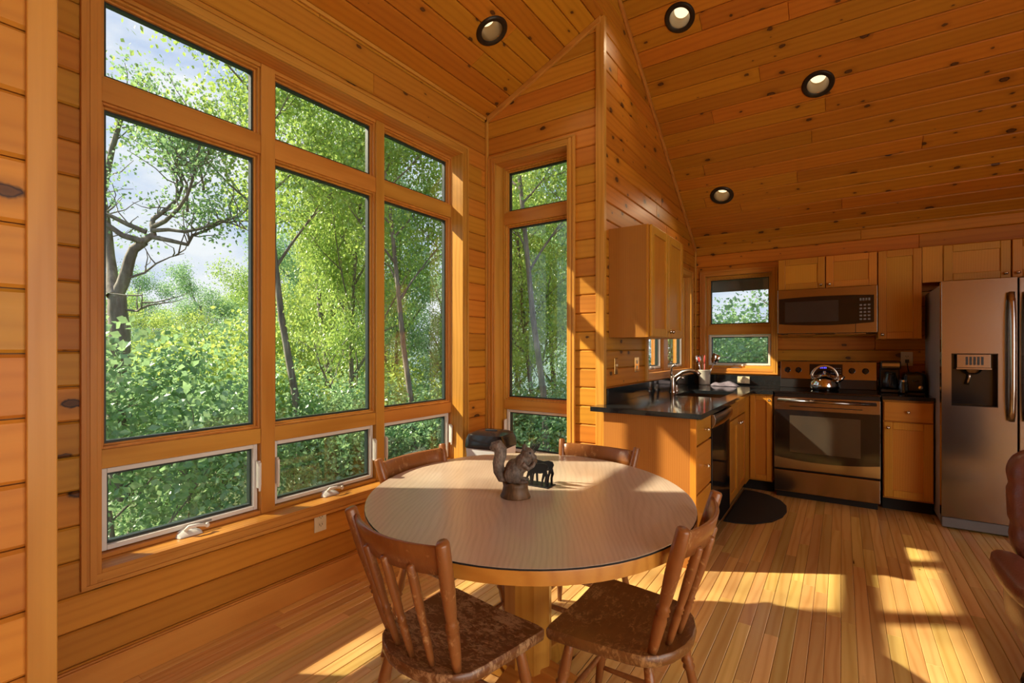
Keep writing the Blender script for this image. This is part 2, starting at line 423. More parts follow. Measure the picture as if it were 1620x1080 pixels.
def far_hill():
    t = NT('far_wooded_ridge'); tc = t.node('TexCoord').outputs['Object']
    n = t.noise(tc, .08, 6, .7)
    return t.bsdf(t.ramp(n, [(.35, (.07, .12, .12)), (.65, (.15, .22, .20))]), .95)  # bluish tint puts distance haze into the ridge colour
M['hill'] = far_hill()

# ================================================================== board cladding
def clip(poly, a, b, c):            # keep a*x+b*y<=c
    out = []
    for i, p in enumerate(poly):
        q = poly[(i + 1) % len(poly)]
        dp, dq = a * p[0] + b * p[1] - c, a * q[0] + b * q[1] - c
        if dp <= 1e-9: out.append(p)
        if (dp < -1e-9 and dq > 1e-9) or (dp > 1e-9 and dq < -1e-9):
            t = dp / (dp - dq); out.append((p[0] + t * (q[0] - p[0]), p[1] + t * (q[1] - p[1])))
    r = []
    for p in out:
        if not r or math.hypot(p[0] - r[-1][0], p[1] - r[-1][1]) > 1e-5: r.append(p)
    if len(r) > 1 and math.hypot(r[0][0] - r[-1][0], r[0][1] - r[-1][1]) < 1e-5: r.pop()
    return r
def area(p): return .5 * sum(p[i][0] * p[(i + 1) % len(p)][1] - p[(i + 1) % len(p)][0] * p[i][1] for i in range(len(p)))
def inset(poly, gs):
    n = len(poly); lines = []
    for i in range(n):
        p, q = poly[i], poly[(i + 1) % n]; dx, dy = q[0] - p[0], q[1] - p[1]; l = math.hypot(dx, dy)
        nx, ny = -dy / l, dx / l
        lines.append((nx, ny, nx * p[0] + ny * p[1] + gs[i]))
    out = []
    for i in range(n):
        a, b = lines[i - 1], lines[i]; det = a[0] * b[1] - a[1] * b[0]
        if abs(det) < 1e-6: out.append(poly[i]); continue
        out.append(((a[2] * b[1] - a[1] * b[2]) / det, (a[0] * b[2] - a[2] * b[0]) / det))
    return out
def subtract(rects, h):
    out = []
    for (a0, a1, b0, b1) in rects:
        ha0, ha1, hb0, hb1 = h
        if ha1 <= a0 or ha0 >= a1 or hb1 <= b0 or hb0 >= b1: out.append((a0, a1, b0, b1)); continue
        if ha0 > a0 + 1e-4: out.append((a0, ha0, b0, b1))
        if ha1 < a1 - 1e-4: out.append((ha1, a1, b0, b1))
        m0, m1 = max(a0, ha0), min(a1, ha1)
        if hb0 > b0 + 1e-4: out.append((m0, m1, b0, hb0))
        if hb1 < b1 - 1e-4: out.append((m0, m1, hb1, b1))
    return out
def boards(parent, O, A, B, N, region, pitch, b_start, mat, holes=(), seg=(1.6, 3.6), thick=.018, g=.0068, name='plank', cap=290, rng=None, joined=False, uneven=.0, gap=.0026):
    rng = rng or random.Random(5)
    O, A, B, N = Vector(O), Vector(A), Vector(B), Vector(N)
    if area(region) < 0: region = region[::-1]
    amin = min(p[0] for p in region); amax = max(p[0] for p in region)
    bmin = min(p[1] for p in region); bmax = max(p[1] for p in region)
    planes = []
    for i in range(len(region)):
        p, q = region[i], region[(i + 1) % len(region)]; dx, dy = q[0] - p[0], q[1] - p[1]
        planes.append((dy, -dx, dy * p[0] - dx * p[1]))
    k = math.floor((bmin - b_start) / pitch); todo = []
    while b_start + k * pitch < bmax - 1e-4:
        s0 = b_start + k * pitch + gap / 2; s1 = s0 + pitch - gap; k += 1
        cuts = [amin - .01]
        if seg:
            x = amin - rng.uniform(0, seg[1])
            while True:
                x += rng.uniform(*seg)
                if x >= amax - .05: break
                if x > amin + .05: cuts.append(x)
        cuts.append(amax + .01)
        for c0, c1 in zip(cuts[:-1], cuts[1:]):
            rnd = rng.random(); ox, oy = rng.uniform(0, 60), rng.uniform(0, 60); dz = rng.uniform(-uneven, uneven)
            rects = [(c0, c1, s0, s1)]
            for h in holes: rects = subtract(rects, h)
            for r in rects:
                poly = [(r[0], r[2]), (r[1], r[2]), (r[1], r[3]), (r[0], r[3])]
                for pl in planes:
                    poly = clip(poly, *pl)
                    if len(poly) < 3: break
                if len(poly) < 3 or area(poly) < 4e-5: continue
                gs = []
                for i in range(len(poly)):
                    p, q = poly[i], poly[(i + 1) % len(poly)]
                    if abs(p[1] - q[1]) < 1e-6 and (abs(p[1] - s0) < 1e-5 or abs(p[1] - s1) < 1e-5): gs.append(g)
                    elif abs(p[0] - q[0]) < 1e-6 and (abs(p[0] - c0) < 1e-5 or abs(p[0] - c1) < 1e-5): gs.append(g * .5)
                    else: gs.append(0)
                wide = min(max(p[1] for p in poly) - min(p[1] for p in poly), max(p[0] for p in poly) - min(p[0] for p in poly))
                inn = inset(poly, gs) if wide > g * 3 else poly
                n = len(poly); V = []
                for lay, d in ((poly, 0.0), (poly, thick - g + dz), (inn, thick + dz)):
                    V += [O + A * a + B * b + N * d for a, b in lay]
                Fc = [tuple(2 * n + i for i in range(n))]
                for L0 in (0, 1):
                    for i in range(n):
                        j = (i + 1) % n
                        Fc.append((L0 * n + i, L0 * n + j, (L0 + 1) * n + j, (L0 + 1) * n + i))
                bc = [(a + ox, b - s0 + oy, 0.0) for a, b in poly] * 2 + [(a + ox, b - s0 + oy, 0.0) for a, b in inn]
                # projected size in the photograph, to pick the boards that show largest
                pr = [proj(O + A * a + B * b) for a, b in poly]
                ok = [p for p in pr if p]
                sz = 0
                if ok:
                    xs = [min(max(p[0], 0), 1620) for p in ok]; ys = [min(max(p[1], 0), 1080) for p in ok]
                    sz = (max(xs) - min(xs)) * (max(ys) - min(ys))
                todo.append((sz, V, Fc, bc, rnd))
    order = sorted(range(len(todo)), key=lambda i: -todo[i][0])
    single = set() if joined else set(i for i in order[:cap] if todo[i][0] > 30)
    def make(nm, items, loc):
        vv, ff, bb, rr = [], [], [], []
        for (_, V, Fc, bc, rnd) in items:
            b0 = len(vv); vv += [tuple(v - loc) for v in V]; ff += [tuple(b0 + i for i in f) for f in Fc]; bb += bc; rr += [rnd] * len(V)
        me = bpy.data.meshes.new(nm); me.from_pydata(vv, [], ff)
        at = me.attributes.new('bc', 'FLOAT_VECTOR', 'POINT'); at.data.foreach_set('vector', [x for p in bb for x in p])
        at = me.attributes.new('rnd', 'FLOAT', 'POINT'); at.data.foreach_set('value', rr)
        flip = (A.cross(B)).dot(N) < 0
        if flip: me.flip_normals()
        me.materials.append(mat)
        o = bpy.data.objects.new(nm, me); C.objects.link(o); o.parent = parent; o.location = loc - parent.location
        return o
    for i in range(len(todo)):
        if i in single:
            V = todo[i][1]; loc = sum(V, Vector()) / len(V)
            make(name, [todo[i]], loc)
    rest = [t for i, t in enumerate(todo) if i not in single]
    if rest:
        o = make(name + 's', rest, Vector((0, 0, 0)) + parent.location); o['kind'] = 'stuff'
    return len(single), len(rest)

def slab_with_holes(mb, plane, h0, h1, a0, a1, b0, b1, holes):
    """wall backing: boxes around rectangular openings; plane 'x' -> a=y,b=z ; 'y' -> a=x,b=z ; 'z' -> a=x,b=y"""
    rects = [(a0, a1, b0, b1)]
    for h in holes: rects = subtract(rects, h)
    for (p, q, r, t) in rects:
        if plane == 'x': mb.box(h0, h1, p, q, r, t)
        elif plane == 'y': mb.box(p, q, h0, h1, r, t)
        else: mb.box(p, q, r, t, h0, h1)
    return mb
# ================================================================== the room
XL, XW, XR = -2.31, -1.33, 3.2
YN, YE, YK, YR = 0.30, 3.06, 5.53, -3.4
PT = .1272; TH = .018
SL, RIDGE_Y = .65, 1.0
def zc(y): return 2.40 + SL * (5.5 - y) if y >= RIDGE_Y else 2.40 + SL * (5.5 - RIDGE_Y) - SL * (RIDGE_Y - y)
BS = .449
def zb(x): return 3.09 + BS * (x - XL)
SLN = math.hypot(1, SL); BSN = math.hypot(1, BS)
X_, Y_, Z_ = Vector((1, 0, 0)), Vector((0, 1, 0)), Vector((0, 0, 1))
WIN1 = (.654, 2.755, .462, 2.715)
WIN2 = (-2.223, -1.597, .462, 2.715)
WIN3 = (-1.22, -.585, 1.085, 2.065)
WIN4 = (3.955, 5.325, 1.085, 2.045)
WIN6 = (-3.0, 1.8, .30, 2.42)
WIN7 = (-1.2, 1.6, 2.70, 4.00)
def gr(o, e=.0121): return (o[0] - e, o[1] + e, o[2] - e - .002, o[3] + e)
can_main = [(-.963, 3.566), (-.146, 4.224), (-.947, 4.965)]
can_bay = [(-1.839, 2.491)]

rg = random.Random(3)
fl = structure('floor', 'honey maple strip floor running from the camera to the kitchen', 'floor')
boards(fl, (0, 0, -.018), Y_, X_, Z_, [(YR, XL), (YK, XL), (YK, XR), (YR, XR)], .98 / 17, XL, M['floor'],
       holes=[(YR - 1, YN, XL - 1, XW), (YE, YK + 1, XL - 1, XW)], seg=(.5, 1.7), g=.0020, gap=.0014, rng=rg, name='floor_board')
mb = MB(); mb.box(XL - .15, XR + .15, YR - .15, YK + .15, -.20, -.019); mb.build('subfloor', M['insul'], fl)

wl = structure('wall_left', 'pine board wall of the dining bay around the big window', 'wall')
boards(wl, (XL - TH, 0, 0), Y_, Z_, X_, [(YN, 0), (YE, 0), (YE, 3.09), (YN, 3.09)], PT, .005, M['pine'], holes=[gr(WIN1)], rng=rg)
mb = MB(); slab_with_holes(mb, 'x', XL - TH - .16, XL - TH - .001, YN - .18, YE + .18, -.3, 3.12, [gr(WIN1)]); mb.build('wall_core', M['siding'], wl)
we = structure('wall_bay_end', 'pine board end wall of the bay with the tall narrow window', 'wall')
boards(we, (0, YE + TH, 0), X_, Z_, -Y_, [(XL, 0), (XW, 0), (XW, zb(XW)), (XL, zb(XL))], PT, .005, M['pine'], holes=[gr(WIN2)], rng=rg, seg=None)
mb = MB(); slab_with_holes(mb, 'y', YE + TH + .001, YE + TH + .16, XL - .18, XW - .16, -.3, 3.5, [gr(WIN2)]); mb.build('wall_core', M['siding'], we)
mb = MB(); slab_with_holes(mb, 'y', YE + TH + .001, YE + TH + .16, XW - .1601, XW - TH, -.3, 3.5, [gr(WIN2)]); mb.build('wall_core', M['siding'], we)
wn = structure('wall_bay_near', 'short return wall at the near end of the bay', 'wall')
boards(wn, (0, YN - TH, 0), X_, Z_, Y_, [(XL, 0), (XW, 0), (XW, zb(XW)), (XL, zb(XL))], PT, .005, M['pine'], rng=rg, seg=None)
mb = MB(); mb.box(XL - .18, XW - TH, YN - TH - .15, YN - TH - .001, -.3, 3.5); mb.build('wall_core', M['siding'], wn)
wk = structure('wall_kitchen_side', 'pine board wall beside the sink, rising to the sloped ceiling', 'wall')
boards(wk, (XW - TH, 0, 0), Y_, Z_, X_, [(YE, 0), (YK, 0), (YK, zc(YK)), (YE, zc(YE))], PT, .005, M['pine_ceiling'], holes=[gr(WIN4)], rng=rg)
mb = MB(); slab_with_holes(mb, 'x', XW - TH - .16, XW - TH - .001, YE + .18, YK + .18, -.3, 4.3, [gr(WIN4)])
mb.build('wall_core', M['siding'], wk)
wh = structure('wall_header', 'pine board wall above the bay opening, under the main ceiling', 'wall')
boards(wh, (XW - TH, 0, 0), Y_, Z_, X_, [(YN, zb(XW)), (YE, zb(XW)), (YE, zc(YE)), (1.0, zc(1.0)), (YN, zc(YN))], PT, .005, M['pine_ceiling'], rng=rg)
mb = MB(); mb.box(XW - TH - .14, XW - TH - .001, YR, YE + .2, zb(XW) + .02, 5.5); mb.build('wall_core', M['siding'], wh)
wf = structure('wall_near', 'pine board wall at the left edge, close to the camera', 'wall')
boards(wf, (XW - TH, 0, 0), Y_, Z_, X_, [(YR, 0), (YN, 0), (YN, zc(YN)), (YR, zc(YR))], PT, .005, M['pine'], rng=rg)
mb = MB(); mb.box(XW - TH - .14, XW - TH - .001, YR - .15, YN - .16, -.3, 3.56); mb.build('wall_core', M['siding'], wf)
wb = structure('wall_kitchen_back', 'pine board wall behind the range and refrigerator', 'wall')
boards(wb, (0, YK + TH, 0), X_, Z_, -Y_, [(XW, 0), (XR, 0), (XR, zc(YK)), (XW, zc(YK))], PT, .005, M['pine_ceiling'], holes=[gr(WIN3)], rng=rg)
mb = MB(); slab_with_holes(mb, 'y', YK + TH + .001, YK + TH + .16, XW - .178, XR + .2, -.3, 2.44, [gr(WIN3)]); mb.build('wall_core', M['siding'], wb)
wr = structure('wall_right', 'pine board wall on the right, outside the picture', 'wall')
boards(wr, (XR + TH, 0, 0), Y_, Z_, -X_, [(YR, 0), (YK, 0), (YK, zc(YK)), (RIDGE_Y, zc(RIDGE_Y)), (YR, zc(YR))], PT, .005, M['pine'], holes=[gr(WIN6), gr(WIN7)], rng=rg, joined=True)
mb = MB(); slab_with_holes(mb, 'x', XR + TH + .001, XR + TH + .15, YR - .2, YK + .2, -.3, 5.5, [gr(WIN6), gr(WIN7)]); mb.build('wall_core', M['siding'], wr)
wq = structure('wall_rear', 'pine board wall behind the camera', 'wall')
boards(wq, (0, YR - TH, 0), X_, Z_, Y_, [(XW, 0), (XR, 0), (XR, zc(YR)), (XW, zc(YR))], PT, .005, M['pine'], rng=rg, joined=True)
mb = MB(); slab_with_holes(mb, 'y', YR - TH - .15, YR - TH - .001, XW - .2, XR + .2, -.3, 2.6, []); mb.build('wall_core', M['siding'], wq)

ce = structure('ceiling', 'knotty pine board ceiling sloping up over the kitchen', 'ceiling')
nd = Vector((0, -SL, -1)) / SLN; bd = Vector((0, 1, -SL)) / SLN
hol = [(x - .068, x + .068, (y - 5.5) * SLN - .068, (y - 5.5) * SLN + .068) for x, y in can_main]
boards(ce, Vector((0, 5.5, 2.40)) - nd * TH, X_, bd, nd, [(XW, (RIDGE_Y - 5.5) * SLN), (XR, (RIDGE_Y - 5.5) * SLN), (XR, .03 * SLN), (XW, .03 * SLN)], PT, 0, M['pine_ceiling'], holes=hol, rng=rg, seg=(2.0, 4.2))
nd2 = Vector((0, SL, -1)) / SLN; bd2 = Vector((0, -1, -SL)) / SLN
boards(ce, Vector((0, RIDGE_Y, zc(RIDGE_Y))) - nd2 * TH, X_, bd2, nd2, [(XW, 0), (XR, 0), (XR, (RIDGE_Y - YR) * SLN), (XW, (RIDGE_Y - YR) * SLN)], PT, 0, M['pine_ceiling'], rng=rg, joined=True, name='rear_plank')
cb = structure('ceiling_bay', 'pine board ceiling of the dining bay above the big window', 'ceiling')
nb = Vector((BS, 0, -1)) / BSN; bb = Vector((1, 0, BS)) / BSN
holb = [(y - .068, y + .068, (x - XL) * BSN - .068, (x - XL) * BSN + .068) for x, y in can_bay]
boards(cb, Vector((XL, 0, 3.09)) - nb * TH, Y_, bb, nb, [(YN, 0), (YE, 0), (YE, (XW - XL) * BSN), (YN, (XW - XL) * BSN)], PT, 0, M['pine_ceiling'], holes=holb, rng=rg, seg=(1.8, 3.6))
# roofs (outside skin, with the eaves that show in the kitchen window)
rf = structure('roof', 'dark roof with overhanging eaves outside the windows', 'roof')
def slope_slab(y0, y1, x0, x1, off, th):
    m = MB()
    pts = [(y, zc(y) if y > RIDGE_Y or y0 < RIDGE_Y else zc(y)) for y in (y0, y1)]
    (ya, za), (yb, zb_) = pts
    m.loft([[(x0, ya, za + off), (x0, yb, zb_ + off), (x0, yb, zb_ + off + th), (x0, ya, za + off + th)],
            [(x1, ya, za + off), (x1, yb, zb_ + off), (x1, yb, zb_ + off + th), (x1, ya, za + off + th)]])
    return m
slope_slab(RIDGE_Y, 6.12, -1.75, XR + .4, .26, .10).build('roof_slab', M['soffit'], rf)
m_ = MB(); zz = 2.40 + SL * (5.5 - RIDGE_Y)
m_.loft([[(-1.75, RIDGE_Y, zz + .26), (-1.75, YR - .5, zz - SL * (RIDGE_Y - YR + .5) + .26), (-1.75, YR - .5, zz - SL * (RIDGE_Y - YR + .5) + .36), (-1.75, RIDGE_Y, zz + .36)],
         [(XR + .4, RIDGE_Y, zz + .26), (XR + .4, YR - .5, zz - SL * (RIDGE_Y - YR + .5) + .26), (XR + .4, YR - .5, zz - SL * (RIDGE_Y - YR + .5) + .36), (XR + .4, RIDGE_Y, zz + .36)]])
m_.build('roof_slab', M['soffit'], rf)
m_ = MB(); x0, x1 = XL - .46, XW - TH - .14
m_.loft([[(x0, YN - .4, zb(x0) + .24), (x1, YN - .4, zb(x1) + .24), (x1, YN - .4, zb(x1) + .34), (x0, YN - .4, zb(x0) + .34)],
         [(x0, YE + .45, zb(x0) + .24), (x1, YE + .45, zb(x1) + .24), (x1, YE + .45, zb(x1) + .34), (x0, YE + .45, zb(x0) + .34)]])
m_.build('bay_roof_slab', M['soffit'], rf)
MB().box(-1.75, XR + .4, 6.08, 6.14, 1.955, 2.34).build('fascia', M['soffit'], rf)
MB().box(-1.75, XR + .4, YK + .18, 6.10, 2.30, 2.33).build('soffit_board', M['soffit'], rf)

# ------------------------------------------------------------------ trim and baseboards
t1 = structure('trim_1', 'vertical corner board at the end of the near wall', 'trim')
MB().box(XW, XW + .014, YN - .042, YN + .004, 0, zc(YN)).build('corner_board', M['trim_z'], t1, bevel=.003)
t2 = structure('trim_2', 'vertical corner boards where the bay meets the kitchen wall', 'trim')
MB().box(XW - .050, XW + .012, YE - .013, YE, 0, zb(XW) - .01).build('corner_board', M['trim_z'], t2, bevel=.003)
MB().box(XW, XW + .012, YE - .002, YE + .03, .0, zb(XW) - .005).build('corner_board', M['trim_z'], t2, bevel=.003)
t3 = structure('trim_3', 'slim corner strip between the big window wall and bay end wall', 'trim')
MB().box(XL, XL + .022, YE - .022, YE, .125, zb(XL)).build('corner_strip', M['trim_z'], t3, bevel=.004)
t4 = structure('trim_4', 'rake moulding along the top of the bay end wall', 'trim')
m_ = MB(); w = .045
m_.loft([[(XL, YE - .022, zb(XL) - w), (XL, YE, zb(XL) - w), (XL, YE, zb(XL)), (XL, YE - .022, zb(XL))],
         [(XW - .012, YE - .022, zb(XW - .012) - w), (XW - .012, YE, zb(XW - .012) - w), (XW - .012, YE, zb(XW - .012)), (XW - .012, YE - .022, zb(XW - .012))]])
m_.build('rake_moulding', M['trim_x'], t4, bevel=.005)
t5 = structure('trim_5', 'moulding between the kitchen side wall and the sloped ceiling', 'trim')
m_ = MB(); w = .05
m_.loft([[(XW, 1.2, zc(1.2) - w), (XW + .02, 1.2, zc(1.2) - w), (XW + .02, 1.2, zc(1.2) - .002), (XW, 1.2, zc(1.2) - .002)],
         [(XW, YK, zc(YK) - w), (XW + .02, YK, zc(YK) - w), (XW + .02, YK, zc(YK) - .002), (XW, YK, zc(YK) - .002)]])
m_.build('rake_moulding', M['trim_y'], t5, bevel=.005)
t6 = structure('trim_6', 'cove strip between the big window wall and the bay ceiling', 'trim')
MB().box(XL, XL + .016, YN, YE - .024, 3.068, 3.09).build('cove_strip', M['trim_y'], t6, bevel=.004)
t7 = structure('trim_7', 'corner strip between the two kitchen walls', 'trim')
MB().box(XW, XW + .018, YK - .018, YK, 1.02, zc(YK) - .02).build('corner_strip', M['trim_z'], t7, bevel=.003)
b1 = structure('baseboard_left', 'plain wood baseboard under the big window', 'baseboard')
MB().box(XL, XL + .013, YN, YE, 0, .118).build('board', M['trim_y'], b1, bevel=.003)
MB().box(XL, XL + .009, YN, YE, .118, .127).build('cap', M['trim_y'], b1, bevel=.003)
b2 = structure('baseboard_bay_end', 'plain wood baseboard under the tall window', 'baseboard')
MB().box(XL + .014, XW - .052, YE - .013, YE, 0, .118).build('board', M['trim_x'], b2, bevel=.003)
b3 = structure('baseboard_near', 'wood baseboard of the near left wall', 'baseboard')
MB().box(XW, XW + .013, YR, YN - .043, 0, .118).build('board', M['trim_y'], b3, bevel=.003)

# ------------------------------------------------------------------ windows
WALL = {'L': lambda a, d, z: (XL - d, a, z), 'E': lambda a, d, z: (a, YE + d, z), 'K': lambda a, d, z: (a, YK + d, z),
        'S': lambda a, d, z: (XW - d, a, z), 'Q': lambda a, d, z: (a, YR - d, z), 'R': lambda a, d, z: (XR + d, a, z)}
AX = {'L': 'y', 'E': 'x', 'K': 'x', 'S': 'y', 'Q': 'x', 'R': 'y'}
def wbox(mb, w, a0, a1, d0, d1, z0, z1):
    p, q = WALL[w](a0, d0, z0), WALL[w](a1, d1, z1)
    return mb.box(p[0], q[0], p[1], q[1], p[2], q[2])
def ring(mb, w, a0, a1, z0, z1, d0, d1, wd, wt=None):
    wt = wt or wd
    wbox(mb, w, a0, a0 + wd, d0, d1, z0, z1); wbox(mb, w, a1 - wd, a1, d0, d1, z0, z1)
    wbox(mb, w, a0 + wd, a1 - wd, d0, d1, z0, z0 + wt); wbox(mb, w, a0 + wd, a1 - wd, d0, d1, z1 - wt, z1)
    return mb
def casing(win, w, o, cw=.062, sill=True):
    a0, a1, z0, z1 = o; h = AX[w]
    for k, (p0, p1, q0, q1, mt) in enumerate(((a0 - cw, a0, z0 - cw, z1 + cw, 'z'), (a1, a1 + cw, z0 - cw, z1 + cw, 'z'), (a0, a1, z1, z1 + cw, h), (a0, a1, z0 - cw, z0, h))):
        m = MB(); wbox(m, w, p0, p1, -.014, 0, q0, q1)
        if mt == 'z':
            e = p0 if k == 0 else p1 - .016
            wbox(m, w, e, e + .016, -.021, -.014, q0, q1)
            e = (p0 + .026) if k == 0 else p0 + .012
            wbox(m, w, e, e + .022, -.018, -.014, q0, q1)
        else:
            e = q1 - .016 if k == 2 else q0
            wbox(m, w, p0 - cw, p1 + cw, -.0212, -.014, e, e + .016)
            e = q0 + .012 if k == 2 else q0 + .026
            wbox(m, w, p0 - cw * .5, p1 + cw * .5, -.0178, -.014, e, e + .022)
        m.build('casing', M['trim_' + mt], win, bevel=.003)
    for (p0, p1, q0, q1, mt) in ((a0 - .012, a0, z0, z1, 'z'), (a1, a1 + .012, z0, z1, 'z'), (a0, a1, z1, z1 + .012, h)):
        m = MB(); wbox(m, w, p0, p1, 0, .17, q0, q1); m.build('jamb', M['trim_' + mt], win)
    m = MB(); wbox(m, w, a0 - .012, a1 + .012, 0, .17, z0 - .014, z0); m.build('sill', M['trim_' + h], win, bevel=.002)
def pane(win, w, a0, a1, z0, z1, white=False, d=.0):
    """one sash with its glass: stepped wooden bead, or white vinyl for the opening sashes"""
    if white:
        s = ring(MB(), w, a0 + .006, a1 - .006, z0 + .004, z1 - .004, .118 + d, .165 + d, .020).build('sash', M['white'], win, bevel=.003)
        g = .026
    else:
        s = ring(MB(), w, a0, a1, z0, z1, .108 + d, .175 + d, .010).build('sash', M['trim_z'], win, bevel=.002)
        ring(MB(), w, a0 + .010, a1 - .010, z0 + .010, z1 - .010, .126 + d, .172 + d, .009).build('glazing_bead', M['trim_z'], s, bevel=.002)
        g = .019
    ring(MB(), w, a0 + g, a1 - g, z0 + g, z1 - g, .138 + d, .164 + d, .009).build('spacer', M['spacer'], s)
    m = MB(); wbox(m, w, a0 + g, a1 - g, .149 + d, .153 + d, z0 + g, z1 - g); m.build('glass_pane', M['glass'], win)
    return s
def crank(win, w, a, z, flip=1):
    m = MB(); P = WALL[w]
    prof = [(-.052, 0), (-.046, .014), (-.02, .026), (.02, .026), (.046, .014), (.052, 0)]
    m.loft([[P(a + x, .112, z + h + .001) for x, h in prof], [P(a + x, .078, z + h * .8 + .001) for x, h in prof], [P(a + x * .9, .062, z + h * .25 + .001) for x, h in prof]])
    o = m.build('crank_base', M['white'], win, bevel=.003)
    m = MB(); m.tube([P(a - .015 * flip, .088, z + .024), P(a - .005 * flip, .075, z + .040), P(a + .03 * flip, .068, z + .040), P(a + .062 * flip, .066, z + .030)], [.009, .009, .0075, .007], 8)
    m.ell(P(a + .066 * flip, .066, z + .030), (.010, .010, .012), 8, 6)
    m.build('crank_handle', M['white'], o, smooth='all')
    m = MB(); wbox(m, w, a + .005, a + .10, .100, .106, z + .034, z + .040); m.build('crank_arm', M['greyplastic'], o)
def lever(win, w, a, z):
    P = WALL[w]; m = MB(); m.tube([P(a, .100, z + .07), P(a, .083, z + .065), P(a, .082, z - .04), P(a, .086, z - .075)], [.007, .007, .006, .005], 8)
    wbox(m, w, a - .006, a + .006, .088, .108, z - .06, z + .075); m.build('sash_lock', M['white'], win, bevel=.002)

w1 = structure('window_1', 'wide wood window of nine panes looking out on the trees', 'window')
casing(w1, 'L', WIN1)
CO = [(.682, 1.318), (1.39, 2.045), (2.111, 2.752)]
ZR = [(.462, .48), (.815, .89), (2.262, 2.355), (2.697, 2.715)]
for a0, a1 in ((.654, .682), (1.318, 1.39), (2.045, 2.111), (2.752, 2.755)):
    m = MB(); wbox(m, 'L', a0, a1, .093 if .7 < a0 < 2.7 else .096, .19, .462, 2.715); m.build('mullion' if .7 < a0 < 2.7 else 'frame_stile', M['trim_z'], w1, bevel=.003)
for a0, a1 in CO:
    for z0, z1 in ZR:
        m = MB(); wbox(m, 'L', a0, a1, .097, .19, z0, z1); m.build('rail', M['trim_y'], w1, bevel=.003)
    pane(w1, 'L', a0, a1, .48, .815, white=True)
    pane(w1, 'L', a0, a1, .89, 2.262)
    pane(w1, 'L', a0, a1, 2.355, 2.697)
    crank(w1, 'L', (a0 + a1) / 2 - .01, .462)
for a, z in ((1.306, .655), (1.402, .655), (2.033, .655), (2.123, .655), (2.742, .655)): lever(w1, 'L', a, z)
w2 = structure('window_2', 'tall narrow wood window of three panes beside the kitchen', 'window')
casing(w2, 'E', WIN2)
for a0, a1 in ((-2.223, -2.205), (-1.615, -1.597)):
    m = MB(); wbox(m, 'E', a0, a1, .096, .19, .462, 2.715); m.build('frame_stile', M['trim_z'], w2, bevel=.003)
for z0, z1 in ZR:
    m = MB(); wbox(m, 'E', -2.205, -1.615, .093, .19, z0, z1); m.build('rail', M['trim_x'], w2, bevel=.003)
pane(w2, 'E', -2.205, -1.615, .48, .815, white=True); pane(w2, 'E', -2.205, -1.615, .89, 2.30 - .038); pane(w2, 'E', -2.205, -1.615, 2.355, 2.697)
crank(w2, 'E', -1.91, .462); lever(w2, 'E', -2.196, .66)
w3 = structure('window_3', 'square kitchen window beside the microwave with white crank', 'window')
casing(w3, 'K', WIN3, cw=.055)
for a0, a1 in ((-1.22, -1.205), (-.60, -.585)):
    m = MB(); wbox(m, 'K', a0, a1, .07, .17, 1.085, 2.065); m.build('frame_stile', M['trim_z'], w3, bevel=.002)
for z0, z1 in ((1.085, 1.112), (1.44, 1.535), (2.05, 2.065)):
    m = MB(); wbox(m, 'K', -1.205, -.60, .07, .17, z0, z1); m.build('rail', M['trim_x'], w3, bevel=.002)
pane(w3, 'K', -1.205, -.60, 1.112, 1.44, white=True, d=-.03); pane(w3, 'K', -1.205, -.60, 1.535, 2.05, d=-.03)
crank(w3, 'K', -.93, 1.085)
w4 = structure('window_4', 'pair of casement windows behind the kitchen faucet', 'window')
casing(w4, 'S', WIN4, cw=.06)
for a0, a1 in ((3.955, 3.985), (4.575, 4.705), (5.30, 5.325)):
    m = MB(); wbox(m, 'S', a0, a1, .05, .17, 1.085, 2.045); m.build('frame_stile', M['trim_z'], w4, bevel=.002)
for a0, a1 in ((3.985, 4.575), (4.705, 5.30)):
    for z0, z1 in ((1.085, 1.105), (2.03, 2.045)):
        m = MB(); wbox(m, 'S', a0, a1, .06, .17, z0, z1); m.build('rail', M['trim_y'], w4, bevel=.002)
    pane(w4, 'S', a0, a1, 1.105, 2.03, white=True, d=-.04)
    crank(w4, 'S', (a0 + a1) / 2, 1.085)
w5 = structure('added_window_5', 'wide windows added to the unseen right wall for the fill light', 'window')  # unseen windows, invented as openings for the lower fill lamp
casing(w5, 'R', WIN6)
for k in range(4):
    a0 = -3.0 + 1.2 * k; pane(w5, 'R', a0, a0 + 1.2, .30, 2.42)
w6 = structure('added_window_6', 'high gable window added to the unseen right wall for the fill light', 'window')  # unseen gable opening, invented for the upper fill lamp
casing(w6, 'R', WIN7)
for k in range(2):
    a0 = -1.2 + 1.4 * k; pane(w6, 'R', a0, a0 + 1.4, 2.70, 4.00)
